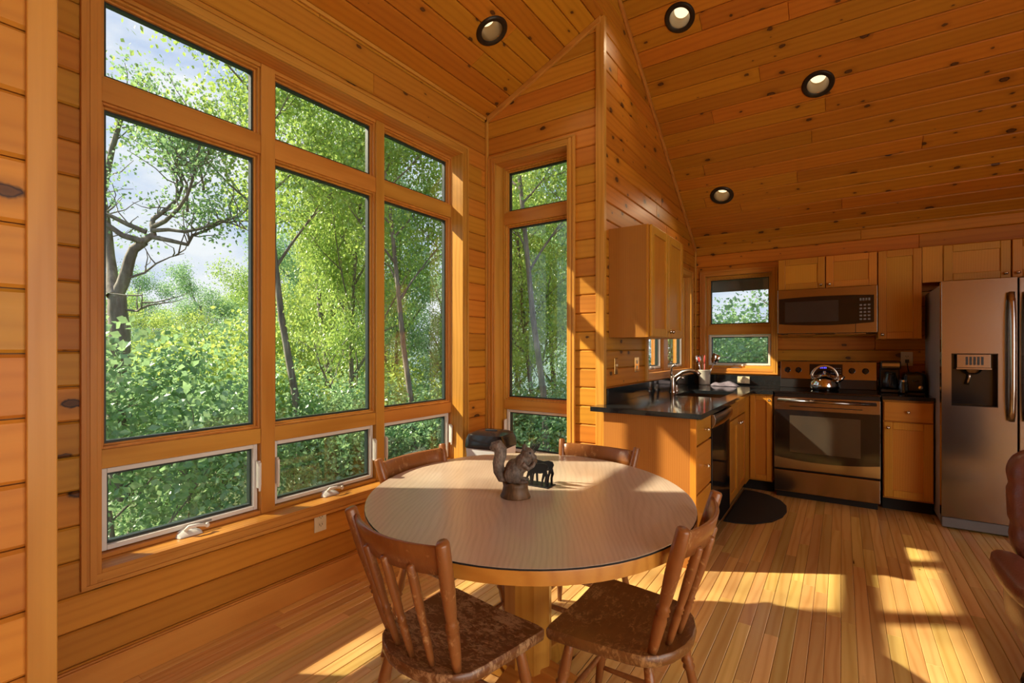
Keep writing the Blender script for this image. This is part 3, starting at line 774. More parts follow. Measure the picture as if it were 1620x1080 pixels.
# ================================================================== kitchen
XF = -.70            # door faces of the run under the side wall (facing +X)
YF = 4.885           # door faces of the run on the back wall (facing -Y)
YU = 5.195           # upper cabinet door faces
WALL['cX'] = lambda a, d, z: (XF - d, a, z); AX['cX'] = 'y'
WALL['cY'] = lambda a, d, z: (a, YF + d, z); AX['cY'] = 'x'
WALL['uY'] = lambda a, d, z: (a, YU + d, z); AX['uY'] = 'x'
WALL['uX'] = lambda a, d, z: (-1.03 - d, a, z); AX['uX'] = 'y'
def knob(par, w, a, z, org):
    P = WALL[w]; m = MB()
    m.tube([P(a, .002, z), P(a, -.014, z)], [.005, .005], 8)
    c = Vector(P(a, -.022, z)); m.ell(c, (.013, .013, .013), 10, 7)
    return m.build('knob', M['chrome'], par, org, smooth='all', label='small bright chrome knob')
def shaker(par, w, a0, a1, z0, z1, kn, org, fw=.057):
    m = MB(); g = .002; a0 += g; a1 -= g; z0 += g; z1 -= g
    wbox(m, w, a0, a0 + fw, 0, .02, z0, z1); wbox(m, w, a1 - fw, a1, 0, .02, z0, z1)
    wbox(m, w, a0 + fw, a1 - fw, .0003, .02, z0, z0 + fw); wbox(m, w, a0 + fw, a1 - fw, .0003, .02, z1 - fw, z1)
    d = m.build('door', M['cab_z'], par, org, bevel=.0045)
    m = MB(); wbox(m, w, a0 + fw - .002, a1 - fw + .002, .0125, .018, z0 + fw - .002, z1 - fw + .002)
    m.build('door_panel', M['cab_z'], d, org)
    if kn: knob(d, w, kn[0], kn[1], org)
    return d
def drawer(par, w, a0, a1, z0, z1, org, kn=True):
    m = MB(); wbox(m, w, a0 + .002, a1 - .002, 0, .02, z0 + .002, z1 - .002)
    d = m.build('drawer', M['cab_' + AX[w]], par, org, bevel=.006, seg=3)
    if kn: knob(d, w, (a0 + a1) / 2, (z0 + z1) / 2, org)
    return d
# base cabinets under the side wall
o = (-1.0, 3.14, 0); t = thing('drawer_cabinet', 'honey wood drawer cabinet ending the counter beside the dining bay', 'cabinet', o)
MB().box(-1.275, XF - .02, 2.956, 3.335, .10, .882).build('body', M['cab_z'], t, o)
MB().box(-1.275, XF - .035, 2.943, 2.955, .0, .882).build('end_panel', M['ply_z'], t, o, label='reddish oak veneer end panel')
MB().box(XF - .035, XF - .0, 2.941, 2.955, .0, .882).build('corner_stile', M['cab_z'], t, o, bevel=.002)
MB().box(-1.27, XF - .08, 2.97, 3.335, .0, .10).build('toe_kick', M['darkgap'], t, o)
for z0, z1 in ((.718, .872), (.432, .712), (.112, .426)): drawer(t, 'cX', 2.957, 3.333, z0, z1, o)
o = (-1.0, 3.64, 0); t = thing('dishwasher', 'black built-in dishwasher with steel top edge under the counter', 'dishwasher', o)
MB().box(-1.27, XF - .03, 3.345, 3.94, .10, .87).build('body', M['blackplastic'], t, o)
MB().box(XF - .03, XF + .005, 3.345, 3.94, .10, .765).build('door', M['glassblack'], t, o, bevel=.004)
m = MB(); pr = [(-.03, .77), (.004, .77), (.022, .80), (.026, .83), (.014, .862), (-.03, .866)]
m.loft([[(XF + d, 3.345, z) for d, z in pr], [(XF + d + .012, 3.64, z) for d, z in pr], [(XF + d, 3.94, z) for d, z in pr]])
m.build('control_strip', M['steel_x'], t, o, bevel=.002)
MB().box(-1.27, XF - .07, 3.345, 3.94, 0, .10).build('toe_kick', M['darkgap'], t, o)
o = (-1.0, 4.32, 0); t = thing('sink_cabinet', 'honey wood two-door cabinet under the kitchen sink', 'cabinet', o)
m = MB(); m.box(-1.27, XF - .02, 3.95, 3.97, .10, .882); m.box(-1.27, XF - .02, 4.68, 4.70, .10, .882); m.box(-1.27, -1.25, 3.97, 4.68, .10, .882); m.box(-1.27, XF - .02, 3.97, 4.68, .10, .12); m.box(XF - .04, XF - .02, 3.95, 4.70, .10, .882)
m.build('body', M['cab_z'], t, o)
MB().box(-1.27, XF - .08, 3.95, 4.70, 0, .10).build('toe_kick', M['darkgap'], t, o)
for a0, a1, k in ((3.953, 4.323, 4.29), (4.327, 4.697, 4.36)):
    drawer(t, 'cX', a0, a1, .74, .872, o, kn=False); shaker(t, 'cX', a0, a1, .112, .734, (k, .69), o)
o = (-.6, 5.2, 0); t = thing('corner_cabinet', 'narrow honey wood corner cabinet door left of the range', 'cabinet', o)
MB().box(-1.27, -.512, YF + .02, YK - .01, .10, .882).build('body', M['cab_z'], t, o)
MB().box(-.735, XF - .001, 4.702, YF + .019, .10, .882).build('corner_filler', M['cab_z'], t, o)
shaker(t, 'cY', -.695, -.513, .112, .872, (-.535, .83), o, fw=.045)
MB().box(-1.2, -.512, YF + .08, YK - .01, 0, .10).build('toe_kick', M['darkgap'], t, o)
o = (.43, 5.2, 0); t = thing('base_cabinet', 'honey wood base cabinet between range and refrigerator', 'cabinet', o)
MB().box(.272, .582, YF + .02, YK - .01, .10, .882).build('body', M['cab_z'], t, o)
drawer(t, 'cY', .275, .58, .715, .872, o); shaker(t, 'cY', .275, .58, .112, .71, (.305, .665), o)
MB().box(.272, .582, YF + .08, YK - .01, 0, .10).build('toe_kick', M['darkgap'], t, o)
# worktops
o = (-1.0, 4.2, .884); t = thing('countertop', 'black granite L-shaped countertop with upstand around the sink', 'countertop', o)
Z0, Z1 = .884, .914; sx0, sx1, sy0, sy1 = -1.13, -.77, 3.97, 4.60
m = MB(); m.box(XW + .001, sx0, YE + .002, YK - .001, Z0, Z1); m.box(sx1, -.662, 2.90, YK - .001, Z0, Z1)
m.box(sx0, sx1, 2.90, sy0, Z0, Z1); m.box(sx0, sx1, sy1, YK - .001, Z0, Z1); m.box(-.662, -.506, 4.862, YK - .001, Z0, Z1)
m.box(XW - .02, sx0, 2.90, 3.045, Z0, Z1); m.box(XW + .014, sx0, 3.045, YE + .002, Z0, Z1)
m.build('slab', M['granite'], t, o)
MB().box(XW + .001, XW + .022, YE + .032, YK - .001, Z1, 1.018).build('backsplash', M['granite'], t, o, bevel=.002)
MB().box(XW + .023, -.506, YK - .023, YK - .001, Z1, 1.018).build('backsplash', M['granite'], t, o, bevel=.002)
o = (.43, 5.2, .884); t = thing('countertop', 'small black granite countertop between range and refrigerator', 'countertop', o)
MB().box(.264, .588, 4.862, YK - .001, Z0, Z1).build('slab', M['granite'], t, o, bevel=.003)
MB().box(.264, .588, YK - .023, YK - .001, Z1, 1.018).build('backsplash', M['granite'], t, o, bevel=.002)
o = ((sx0 + sx1) / 2, (sy0 + sy1) / 2, .72); t = thing('kitchen_sink', 'stainless undermount sink basin in the black countertop', 'sink', o)
m = MB(); a, b, c, d = sx0 - .006, sx1 + .006, sy0 - .006, sy1 + .006
m.box(a - .004, a, c, d, .70, Z0 - .001); m.box(b, b + .004, c, d, .70, Z0 - .001); m.box(a, b, c - .004, c, .70, Z0 - .001); m.box(a, b, d, d + .004, .70, Z0 - .001); m.box(a, b, c, d, .70, .704)
m.build('basin', M['steel_x'], t, o); MB().lathe([(.001, .7045), (.04, .7045), (.042, .707), (.03, .706), (.001, .705)], (o[0], o[1], 0), 20).build('drain', M['chrome'], t, o, smooth=True)
o = (-1.215, 4.285, Z1); t = thing('faucet', 'arched nickel kitchen faucet with lever behind the sink', 'faucet', o)
MB().lathe([(.032, 0), (.032, .008), (.024, .02), (.021, .10), (.023, .12), (.018, .135), (.001, .137)], (0, 0, 0), 18).build('body', M['nickel'], t, smooth=True)
MB().tube([(0, 0, .09), (.03, 0, .135), (.085, 0, .175), (.15, 0, .19), (.20, 0, .178), (.225, 0, .155)], [.017, .017, .016, .015, .015, .017], 12).build('spout', M['nickel'], t, smooth='all')
MB().tube([(0, 0, .13), (-.012, -.005, .16), (-.005, -.02, .215), (.035, -.035, .245)], [.014, .011, .008, .009], 10).build('lever', M['nickel'], t, smooth='all')
o = (-1.225, 4.43, Z1); t = thing('side_sprayer', 'small nickel hose sprayer beside the faucet', 'sprayer', o)
MB().lathe([(.022, 0), (.022, .006), (.014, .02), (.012, .05), (.001, .051)], (0, 0, 0), 14).build('base', M['nickel'], t, smooth=True)
MB().tube([(0, 0, .045), (.004, 0, .09), (.03, 0, .12), (.07, 0, .115)], [.010, .011, .010, .012], 10).build('head', M['nickel'], t, smooth='all')
# range
o = (-.12, 5.18, 0); t = thing('range', 'stainless electric range with black glass oven door', 'range', o)
rx0, rx1, ry = -.498, .258, 4.845
MB().box(rx0 + .004, rx1 - .004, ry + .045, 5.50, .045, .90).build('body', M['blackplastic'], t, o)
MB().box(rx0, rx1, ry + .012, 5.44, .903, .921).build('cooktop', M['glassblack'], t, o, bevel=.004, label='black glass cooktop')
d = MB().box(rx0 + .003, rx1 - .003, ry + .005, ry + .045, .252, .872).build('oven_door', M['steel_x'], t, o, bevel=.003)
m = MB(); pts = []
for i in range(13):
    u = i / 12; x = rx0 + .006 + u * (rx1 - rx0 - .012); pts.append((x, .352 - .030 * (1 - (2 * u - 1) ** 2)))
m.prism(pts + [(rx1 - .006, .762), (rx0 + .006, .762)], ry + .002, ry + .012, 'xz'); m.build('door_glass', M['glassblack'], d, o)
m = MB(); m.box(-.375, .125, ry - .001, ry + .0025, .40, .715); m.build('oven_window', plain('oven_window_glass', (.05, .04, .03), .04, 0, var=.02, spec=.9), d, o)
MB().tube([(rx0 + .03, ry - .035, .842), (rx1 - .03, ry - .035, .842)], .012, 12).tube([(rx0 + .06, ry - .035, .842), (rx0 + .06, ry + .01, .842)], .008, 8).tube([(rx1 - .06, ry - .035, .842), (rx1 - .06, ry + .01, .842)], .008, 8).build('handle', M['steel_x'], d, o, smooth='all')
MB().box(rx0 + .12, rx1 - .12, ry + .001, ry + .006, .790, .796).build('vent_slot', M['darkgap'], d, o)
MB().box(rx0 + .003, rx1 - .003, ry + .008, ry + .045, .05, .236).build('storage_drawer', M['steel_x'], t, o, bevel=.006, seg=3)
MB().box(rx0 + .02, rx1 - .02, ry + .03, 5.45, .0, .045).build('plinth', M['darkgap'], t, o)
m = MB(); pr = [(5.385, .921), (5.395, 1.0), (5.425, 1.165), (5.50, 1.175), (5.50, .921)]
m.prism(pr, rx0 + .002, rx1 - .002, 'yz'); m.build('backguard', M['blackplastic'], t, o, bevel=.003)
def bg(x0, x1, z0, z1, lift, m):
    y = lambda z: 5.395 + (z - 1.0) * (.030 / .165) - lift
    return m.loft([[(x0, y(z0), z0), (x1, y(z0), z0), (x1, y(z0) + lift + .002, z0), (x0, y(z0) + lift + .002, z0)], [(x0, y(z1), z1), (x1, y(z1), z1), (x1, y(z1) + lift + .002, z1), (x0, y(z1) + lift + .002, z1)]])
bp = bg(rx0 + .003, rx1 - .003, 1.005, 1.168, .006, MB()).build('control_panel', M['steel_x'], t, o, bevel=.002)
bg(-.255, .005, 1.045, 1.145, .008, MB()).build('display_glass', M['glassblack'], bp, o)
m = MB()
for i in range(6):
    for j in range(3): bg(-.085 + i * .014, -.079 + i * .014, 1.06 + j * .022, 1.068 + j * .022, .0085, m)
m.build('keypad', M['greyplastic'], bp, o)
m = MB()
for x in (-.170, -.157, -.141, -.128): bg(x, x + .009, 1.105, 1.125, .0088, m)
m.build('clock_display', M['display'], bp, o, label='small blue lit clock digits')
for x in (-.435, -.345, .075, .175):
    yk = 5.395 + (1.088 - 1.0) * .18 - .006
    m = MB().lathe([(.026, 0), (.026, -.008), (.022, -.022), (.018, -.026), (.001, -.027)], (x, yk, 1.088), 18, 'y'); m.box(x - .004, x + .004, yk - .034, yk - .02, 1.066, 1.110)
    m.build('control_knob', M['blackgloss'], t, o, smooth=True)
# microwave
o = (-.12, 5.3, 1.42); t = thing('microwave', 'stainless over-the-range microwave with black door glass', 'microwave', o)
mx0, mx1, my = -.495, .25, 5.13
MB().box(mx0, mx1, my + .03, YK - .001, 1.425, 1.828).build('body', M['blackplastic'], t, o, bevel=.003)
def bowed(z0, z1, bow0, bow1, y0, y1, x0, x1):
    m = MB(); n = 12; lo = []; hi = []
    for i in range(n + 1):
        u = i / n; x = x0 + u * (x1 - x0); k = 1 - (2 * u - 1) ** 2
        lo.append((x, z0 + bow0 * k)); hi.append((x, z1 + bow1 * k))
    return m.prism(lo + hi[::-1], y0, y1, 'xz')
f = MB().box(mx0 + .001, mx1 - .001, my, my + .029, 1.427, 1.827).build('front_frame', M['steel_x'], t, o, bevel=.004)
g = bowed(1.515, 1.745, -.018, .012, my - .006, my + .001, mx0 + .012, mx1 - .025).build('door_glass', M['glassblack'], f, o)
MB().box(mx0 + .06, mx0 + .47, my - .0072, my - .005, 1.53, 1.715).build('door_mesh', plain('microwave_mesh', (.030, .026, .024), .25), g, o)
m = MB()
for i in range(3):
    for j in range(5): m.box(.125 + i * .028, .143 + i * .028, my - .0075, my - .005, 1.535 + j * .03, 1.550 + j * .03)
m.build('keypad', M['greyplastic'], f, o)
m = MB()
for i in range(4): m.box(.125 + i * .02, .139 + i * .02, my - .0075, my - .005, 1.70, 1.722)
m.build('clock_display', M['greyplastic'], f, o)
MB().box(.095, .0985, my - .002, my + .002, 1.43, 1.515).build('door_seam', M['darkgap'], f, o)
for q0 in (mx0 + .08, mx1 - .30): MB().box(q0, q0 + .22, my + .06, my + .16, 1.416, 1.4255).build('grease_filter', M['steel_x'], t, o)
# upper cabinets
def upper(label, a0, a1, z0, z1, knobs, org_z, filler=None, name='wall_cabinet'):
    o = ((a0 + a1) / 2, 5.36, z0); t = thing(name, label, 'cabinet', o)
    MB().box(a0, a1, YU + .021, YK - .001, z0, z1).build('body', M['cab_z'], t, o)
    shaker(t, 'uY', a0, a1, z0, z1, knobs, o)
    return t, o
upper('small honey wood cabinet above the microwave, beside the window', -.497, -.125, 1.832, 2.12, (-.155, 1.865), 0)
upper('small honey wood cabinet above the microwave, nearer the refrigerator', -.121, .25, 1.832, 2.12, (-.092, 1.865), 0)
upper('tall honey wood wall cabinet between microwave and refrigerator', .254, .545, 1.371, 2.12, (.285, 1.41), 0)
t, o = upper('honey wood cabinet above the left door of the refrigerator', .674, 1.066, 1.83, 2.12, (1.035, 1.865), 0)
MB().box(.547, .672, YU + .006, YU + .03, 1.83, 2.12).build('filler_panel', M['cab_z'], t, o)
upper('honey wood cabinet above the refrigerator at the right edge', 1.07, 1.47, 1.83, 2.12, (1.10, 1.865), 0)
o = (-1.18, 3.54, 1.365); t = thing('wall_cabinet', 'honey wood wall cabinet over the sink with oak side panel', 'cabinet', o)
MB().box(XW + .001, -1.051, 3.166, 3.92, 1.365, 2.11).build('body', M['cab_z'], t, o)
MB().box(XW + .001, -1.068, 3.155, 3.1655, 1.365, 2.11).build('side_panel', M['ply_z'], t, o, label='reddish oak veneer side panel')
MB().box(-1.068, -1.051, 3.153, 3.1655, 1.365, 2.11).build('face_stile', M['cab_z'], t, o, bevel=.002)
shaker(t, 'uX', 3.158, 3.537, 1.367, 2.108, (3.505, 1.41), o); shaker(t, 'uX', 3.539, 3.918, 1.367, 2.108, (3.57, 1.41), o)
# refrigerator
o = (1.04, 5.05, 0); t = thing('refrigerator', 'stainless side-by-side refrigerator with ice and water dispenser', 'refrigerator', o)
fy = 4.625
MB().box(.592, 1.50, fy + .085, 5.46, .03, 1.752).build('body', M['steel_side'], t, o, bevel=.004)
MB().box(.596, 1.496, fy + .02, fy + .09, .012, .082).build('base_grille', M['greyplastic'], t, o, bevel=.004)
dx0, dx1, dz0, dz1 = .645, .885, .885, 1.255
m = MB(); x0, x1 = .593, .978
for (p, q, r, s_) in subtract([(x0, x1, .09, 1.77)], (dx0, dx1, dz0, dz1)): m.box(p, q, fy, fy + .078, r, s_)
bmv = m.build('freezer_door', M['steel_x'], t, o)
MB().box(x0 - .0015, x0 + .014, fy + .004, fy + .08, .09, 1.77).build('door_edge', M['chrome'], bmv, o, bevel=.004)
m = MB(); m.box(dx0, dx1, fy + .066, fy + .077, dz0, dz1); m.box(dx0, dx0 + .004, fy + .001, fy + .07, dz0, dz1); m.box(dx1 - .004, dx1, fy + .001, fy + .07, dz0, dz1); m.box(dx0, dx1, fy + .001, fy + .07, dz0, dz0 + .006); m.box(dx0, dx1, fy + .001, fy + .07, dz1 - .006, dz1)
dp = m.build('dispenser_recess', M['blackgloss'], bmv, o)
m = MB(); m.box(dx0 + .03, dx1 - .035, fy + .006, fy + .06, 1.155, dz1 - .006); m.box(dx0 + .026, dx1 - .031, fy + .0, fy + .02, 1.142, 1.155)
m.build('dispenser_panel', M['steel_x'], dp, o, bevel=.002)
m = MB()
for i in range(5): m.box(dx0 + .075 + i * .02, dx0 + .088 + i * .02, fy + .004, fy + .007, 1.175, 1.232)
m.build('dispenser_buttons', M['blackplastic'], dp, o)
m = MB().lathe([(.055, 0), (.045, -.02), (.03, -.032), (.001, -.034)], (.757, fy + .03, 1.142), 18); m.build('ice_chute', M['steel_x'], dp, o, smooth=True)
MB().tube([(.745, fy + .03, 1.108), (.745, fy + .04, 1.085), (.733, fy + .048, 1.035)], [.008, .01, .012], 10).build('water_paddle', M['nickel'], dp, o, smooth='all')
d2 = MB().box(.986, 1.50, fy, fy + .078, .09, 1.77).build('fridge_door', M['steel_x'], t, o, bevel=.006, seg=3)
MB().box(.981, .985, fy + .03, fy + .08, .09, 1.77).build('door_gasket', M['darkgap'], t, o)
for x, p in ((.945, bmv), (1.022, d2)):
    pts = []; 
    for i in range(13):
        u = i / 12; pts.append((x, fy - .062 + .035 * (2 * u - 1) ** 4, .80 + .87 * u))
    m = MB().tube(pts, .013, 12, flat=1.3); m.tube([(x, fy - .03, .815), (x, fy + .005, .815)], .011, 8); m.tube([(x, fy - .03, 1.655), (x, fy + .005, 1.655)], .011, 8)
    m.build('handle', M['steel_z'], p, o, smooth='all')
MB().box(.60, .66, fy + .03, fy + .12, 1.7525, 1.775).build('hinge_cover', M['greyplastic'], t, o, bevel=.004)
# ------------------------------------------------------------------ things on the worktops
o = (-1.195, 5.375, Z1); t = thing('utensil_crock', 'beige stoneware crock in the corner by the kitchen window', 'crock', o)
MB().lathe([(.001, 0), (.050, 0), (.056, .006), (.058, .14), (.062, .15), (.058, .155), (.052, .148), (.050, .02), (.001, .02)], (0, 0, 0), 22).build('pot', M['crock'], t, smooth=True)
def utensil(name, label, x, y, lean, mat, kind):
    o2 = (o[0] + x, o[1] + y, Z1 + .021); u = thing(name, label, 'utensil', o2)
    lx, ly = lean; top = (lx * 1.0, ly * 1.0, .20)
    MB().tube([(0, 0, 0), top], [.005, .006], 8).build('stem', mat, u, smooth='all')
    m = MB(); c = Vector(top)
    dirv = Vector((lx, ly, .20)).normalized(); rot = dirv.to_track_quat('Z', 'X').to_matrix()
    if kind == 'spoon': m.ell(c + dirv * .045, (.032, .010, .048), 12, 8, rot)
    elif kind == 'turner':
        for s_ in (0,): m.loft([[c + rot @ Vector((sx_ * .018, sy_ * .003, 0)) for sx_, sy_ in ((-1, -1), (1, -1), (1, 1), (-1, 1))], [c + rot @ Vector((sx_ * .042, sy_ * .002, .04)) for sx_, sy_ in ((-1, -1), (1, -1), (1, 1), (-1, 1))], [c + rot @ Vector((sx_ * .042, sy_ * .002, .105)) for sx_, sy_ in ((-1, -1), (1, -1), (1, 1), (-1, 1))]])
    else:
        for k in range(5):
            a = PI * k / 5; e = Vector((math.cos(a), math.sin(a), 0)) * .03
            m.tube([c, c + rot @ (e + Vector((0, 0, .04))), c + rot @ (e * 1.1 + Vector((0, 0, .075))), c + rot @ Vector((0, 0, .11)), c + rot @ (-e * 1.1 + Vector((0, 0, .075))), c + rot @ (-e + Vector((0, 0, .04))), c], .0022, 5)
    m.build('head', mat, u, smooth='all')
utensil('serving_spoon', 'large steel serving spoon standing in the crock', -.015, -.015, (-.030, -.03), M['chrome'], 'spoon')
utensil('slotted_turner', 'steel turner leaning to the right in the crock', .020, -.010, (.075, -.025), M['chrome'], 'turner')
utensil('red_spoon', 'red plastic spoon in the crock', .005, -.025, (.010, -.035), M['red'], 'spoon')
utensil('wooden_spoon', 'pale wooden spoon at the back of the crock', -.01, .02, (-.02, .025), M['tan'], 'spoon')
o = (-.98, 5.29, Z1); t = tag(None or thing('dishcloth', 'crumpled grey dishcloth on the corner of the countertop', 'dishcloth', o), None)
rr = random.Random(8); m = MB(); n = 14; G = []
for i in range(n):
    for j in range(n):
        u, v = i / (n - 1) * 2 - 1, j / (n - 1) * 2 - 1; r = max(abs(u), abs(v))
        G.append(((u * .125 + .012 * math.sin(5 * v)), (v * .085 + .012 * math.sin(6 * u)), .004 + (1 - r ** 3) * (.018 + .022 * (.5 + .5 * math.sin(4.5 * u + 2.2 * v)) + .012 * rr.random())))
m.v = [Vector(p) for p in G]; m.f = [(i * n + j, (i + 1) * n + j, (i + 1) * n + j + 1, i * n + j + 1) for i in range(n - 1) for j in range(n - 1)]
c_ = m.build('cloth', M['towel'], t, smooth='all'); q = c_.modifiers.new('thick', 'SOLIDIFY'); q.thickness = .004; q.offset = -1; q = c_.modifiers.new('sub', 'SUBSURF'); q.levels = 1; q.render_levels = 2
o = (-.13, 5.235, .9215); t = thing('kettle', 'shiny steel whistling kettle on the cooktop', 'kettle', o)
MB().lathe([(.001, 0), (.098, 0), (.112, .012), (.116, .035), (.108, .07), (.088, .10), (.055, .118), (.050, .122), (.001, .122)], (0, 0, 0), 32).build('body', M['chrome'], t, smooth=True)
MB().lathe([(.05, .1225), (.046, .132), (.02, .138), (.008, .142), (.014, .155), (.010, .165), (.001, .167)], (0, 0, 0), 20).build('lid', M['chrome'], t, smooth=True)
MB().tube([(.085, 0, .07), (.125, 0, .10), (.145, 0, .125)], [.024, .018, .014], 12).build('spout', M['chrome'], t, smooth='all')
pts = [(.10 * math.cos(a) * 1.02, 0, .10 + .115 * math.sin(a)) for a in [PI * k / 12 for k in range(13)]]
MB().tube([(.085, 0, .085)] + pts[1:-1] + [(-.085, 0, .085)], .008, 10, flat=1.5).build('handle', M['nickel'], t, smooth='all')
o = (.345, 5.34, Z1); t = thing('coffee_maker', 'black drip coffee maker beside the range', 'coffee maker', o)
MB().box(-.068, .068, -.10, .12, 0, .030).build('base', M['blackplastic'], t, bevel=.008)
MB().box(-.068, .068, .035, .12, .030, .20).build('tower', M['blackplastic'], t, bevel=.008)
MB().box(-.068, .068, -.09, .12, .20, .272).build('brew_head', M['blackgloss'], t, bevel=.010)
c2 = MB().lathe([(.001, .032), (.048, .032), (.055, .05), (.052, .10), (.040, .14), (.036, .16), (.034, .158), (.038, .138), (.049, .10), (.052, .052), (.046, .036), (.001, .036)], (0, -.03, 0), 24).build('carafe', M['clearglass'], t, smooth=True)
MB().lathe([(.038, .161), (.038, .172), (.001, .176)], (0, -.03, 0), 20).tube([(0, -.068, .15), (0, -.105, .145), (0, -.105, .075), (0, -.08, .06)], .007, 8).build('carafe_lid', M['blackplastic'], c2, smooth=True)
MB().box(-.060, .060, -.0915, -.089, .225, .25).build('steel_band', M['steel_x'], t)
o = (.50, 5.33, Z1); t = thing('toaster', 'black two-slot toaster beside the refrigerator', 'toaster', o)
MB().box(-.07, .07, -.13, .13, .008, .175).build('shell', M['blackgloss'], t, bevel=.025, seg=4)
m = MB().box(-.04, -.012, -.10, .10, .172, .1765); m.box(.012, .04, -.10, .10, .172, .1765); m.build('slots', M['darkgap'], t)
MB().box(-.018, .018, -.15, -.128, .10, .118).build('lever', M['blackplastic'], t, bevel=.004)
MB().lathe([(.016, -.131), (.015, -.142), (.001, -.143)], (0.035, 0, .055), 14, 'y').build('dial', M['chrome'], t, smooth=True)
MB().box(-.066, .066, -.126, .126, 0, .01).build('foot_plate', M['blackplastic'], t)
o = (.425, 5.20, Z1); t = thing('glass_jar', 'small clear glass jar in front of the coffee maker', 'jar', o)
MB().lathe([(.001, 0), (.032, 0), (.034, .01), (.034, .075), (.028, .088), (.028, .10), (.025, .10), (.025, .087), (.031, .074), (.031, .012), (.001, .006)], (0, 0, 0), 20).build('jar', M['clearglass'], t, smooth=True)
MB().lathe([(.029, .1005), (.029, .114), (.001, .116)], (0, 0, 0), 20).build('lid', M['chrome'], t, smooth=True)
# ------------------------------------------------------------------ outlets and switches
def plate(name, label, w, a, z, mat, kind, wd=.036, ht=.058):
    P = WALL[w]; o = Vector(P(a, 0, z)); t = thing(name, label, 'outlet' if kind == 'outlet' else 'switch', o)
    m = MB(); wbox(m, w, a - wd, a + wd, -.006, -.0003, z - ht, z + ht); b = m.build('plate', mat, t, o, bevel=.003)
    if kind == 'outlet':
        for s_ in (-1, 1):
            m = MB(); wbox(m, w, a - .017, a + .017, -.0085, -.005, z + s_ * .021 - .014, z + s_ * .021 + .014); r = m.build('socket', M['ivory'], t, o, bevel=.003)
            m = MB(); wbox(m, w, a - .009, a - .006, -.009, -.008, z + s_ * .021 - .004, z + s_ * .021 + .007); wbox(m, w, a + .006, a + .009, -.009, -.008, z + s_ * .021 - .004, z + s_ * .021 + .007); wbox(m, w, a - .002, a + .002, -.009, -.008, z + s_ * .021 - .010, z + s_ * .021 - .006)
            m.build('slots', M['darkgap'], r, o)
    else:
        m = MB(); wbox(m, w, a - .006, a + .006, -.016, -.005, z - .002, z + .014); m.build('toggle', M['ivory'], t, o, bevel=.002)
    return t
plate('wall_outlet', 'ivory outlet on the wall below the big window', 'L', 1.585, .372, M['ivory'], 'outlet')
plate('wall_switch', 'brass switch plate nearest the bay on the kitchen side wall', 'S', 3.28, 1.165, M['brass'], 'switch', wd=.030)
plate('wall_outlet', 'brass outlet plate beside the casement windows', 'S', 3.70, 1.165, M['brass'], 'outlet', wd=.046)
plate('wall_outlet', 'ivory outlet above the toaster by the refrigerator', 'K', .475, 1.20, M['ivory'], 'outlet', wd=.042, ht=.062)
WALL['bs'] = lambda a, d, z: (a, YK - .024 + d, z); AX['bs'] = 'x'
t = plate('wall_outlet', 'ivory outlet in the black upstand behind the dishcloth', 'bs', -.84, .968, M['ivory'], 'outlet', wd=.058, ht=.036)
m = MB(); m.box(.462, .488, 5.495, 5.523, 1.165, 1.195); m.tube([(.475, 5.505, 1.17), (.478, 5.49, 1.12), (.49, 5.485, 1.06), (.50, 5.47, 1.0)], .004, 6)
o = (.475, 5.50, 1.165); tag(m.build('appliance_plug', M['blackplastic'], None, o, smooth=True), 'black plug and cord in the outlet above the toaster', 'plug')
# ------------------------------------------------------------------ recessed lights
def can(label, p, n, watts):
    o = thing('recessed_light', label, 'ceiling light', p, 0, 'recessed ceiling lights')
    o.rotation_mode = 'QUATERNION'; o.rotation_quaternion = Vector(n).to_track_quat('-Z', 'Y')
    MB().lathe([(.069, .004), (.070, -.006), (.080, -.013), (.096, -.012), (.104, -.004), (.105, .0), (.069, .004)], (0, 0, 0), 36, cap=False).build('trim_ring', M['bronze'], o, smooth=True)
    b = MB().lathe([(.0695, -.002), (.066, .02), (.0665, .022), (.062, .045), (.0625, .047), (.058, .07), (.0585, .072), (.054, .10)], (0, 0, 0), 32, cap=False).build('baffle', M['baffle'], o, smooth=True)
    MB().lathe([(.001, .098), (.052, .098), (.053, .105), (.001, .106)], (0, 0, 0), 24).build('lamp_lens', M['bulb'], o, smooth=True, label='glowing warm lamp lens')
    MB().lathe([(.075, .004), (.075, .13), (.001, .13)], (0, 0, 0), 24, cap=False).build('housing', M['bronze'], o, smooth=True)
    l = bpy.data.lights.new('lamp_beam', 'SPOT'); l.energy = watts; l.color = (1, .78, .48); l.spot_size = math.radians(110); l.spot_blend = .6; l.shadow_soft_size = .04
    lo = bpy.data.objects.new('lamp_beam', l); C.objects.link(lo); lo.parent = o; lo.location = (0, 0, -.004)
    return o
LB = ['lit recessed light highest on the sloped kitchen ceiling, by the corner', 'lit recessed light in the middle of the sloped kitchen ceiling', 'lit recessed light lowest on the ceiling, above the sink corner']
for (x, y), lb in zip(can_main, LB): can(lb, Vector((x, y, zc(y))), nd, 9)
can('lit recessed light in the dining bay ceiling', Vector((can_bay[0][0], can_bay[0][1], zb(can_bay[0][0]))), nb, 7)
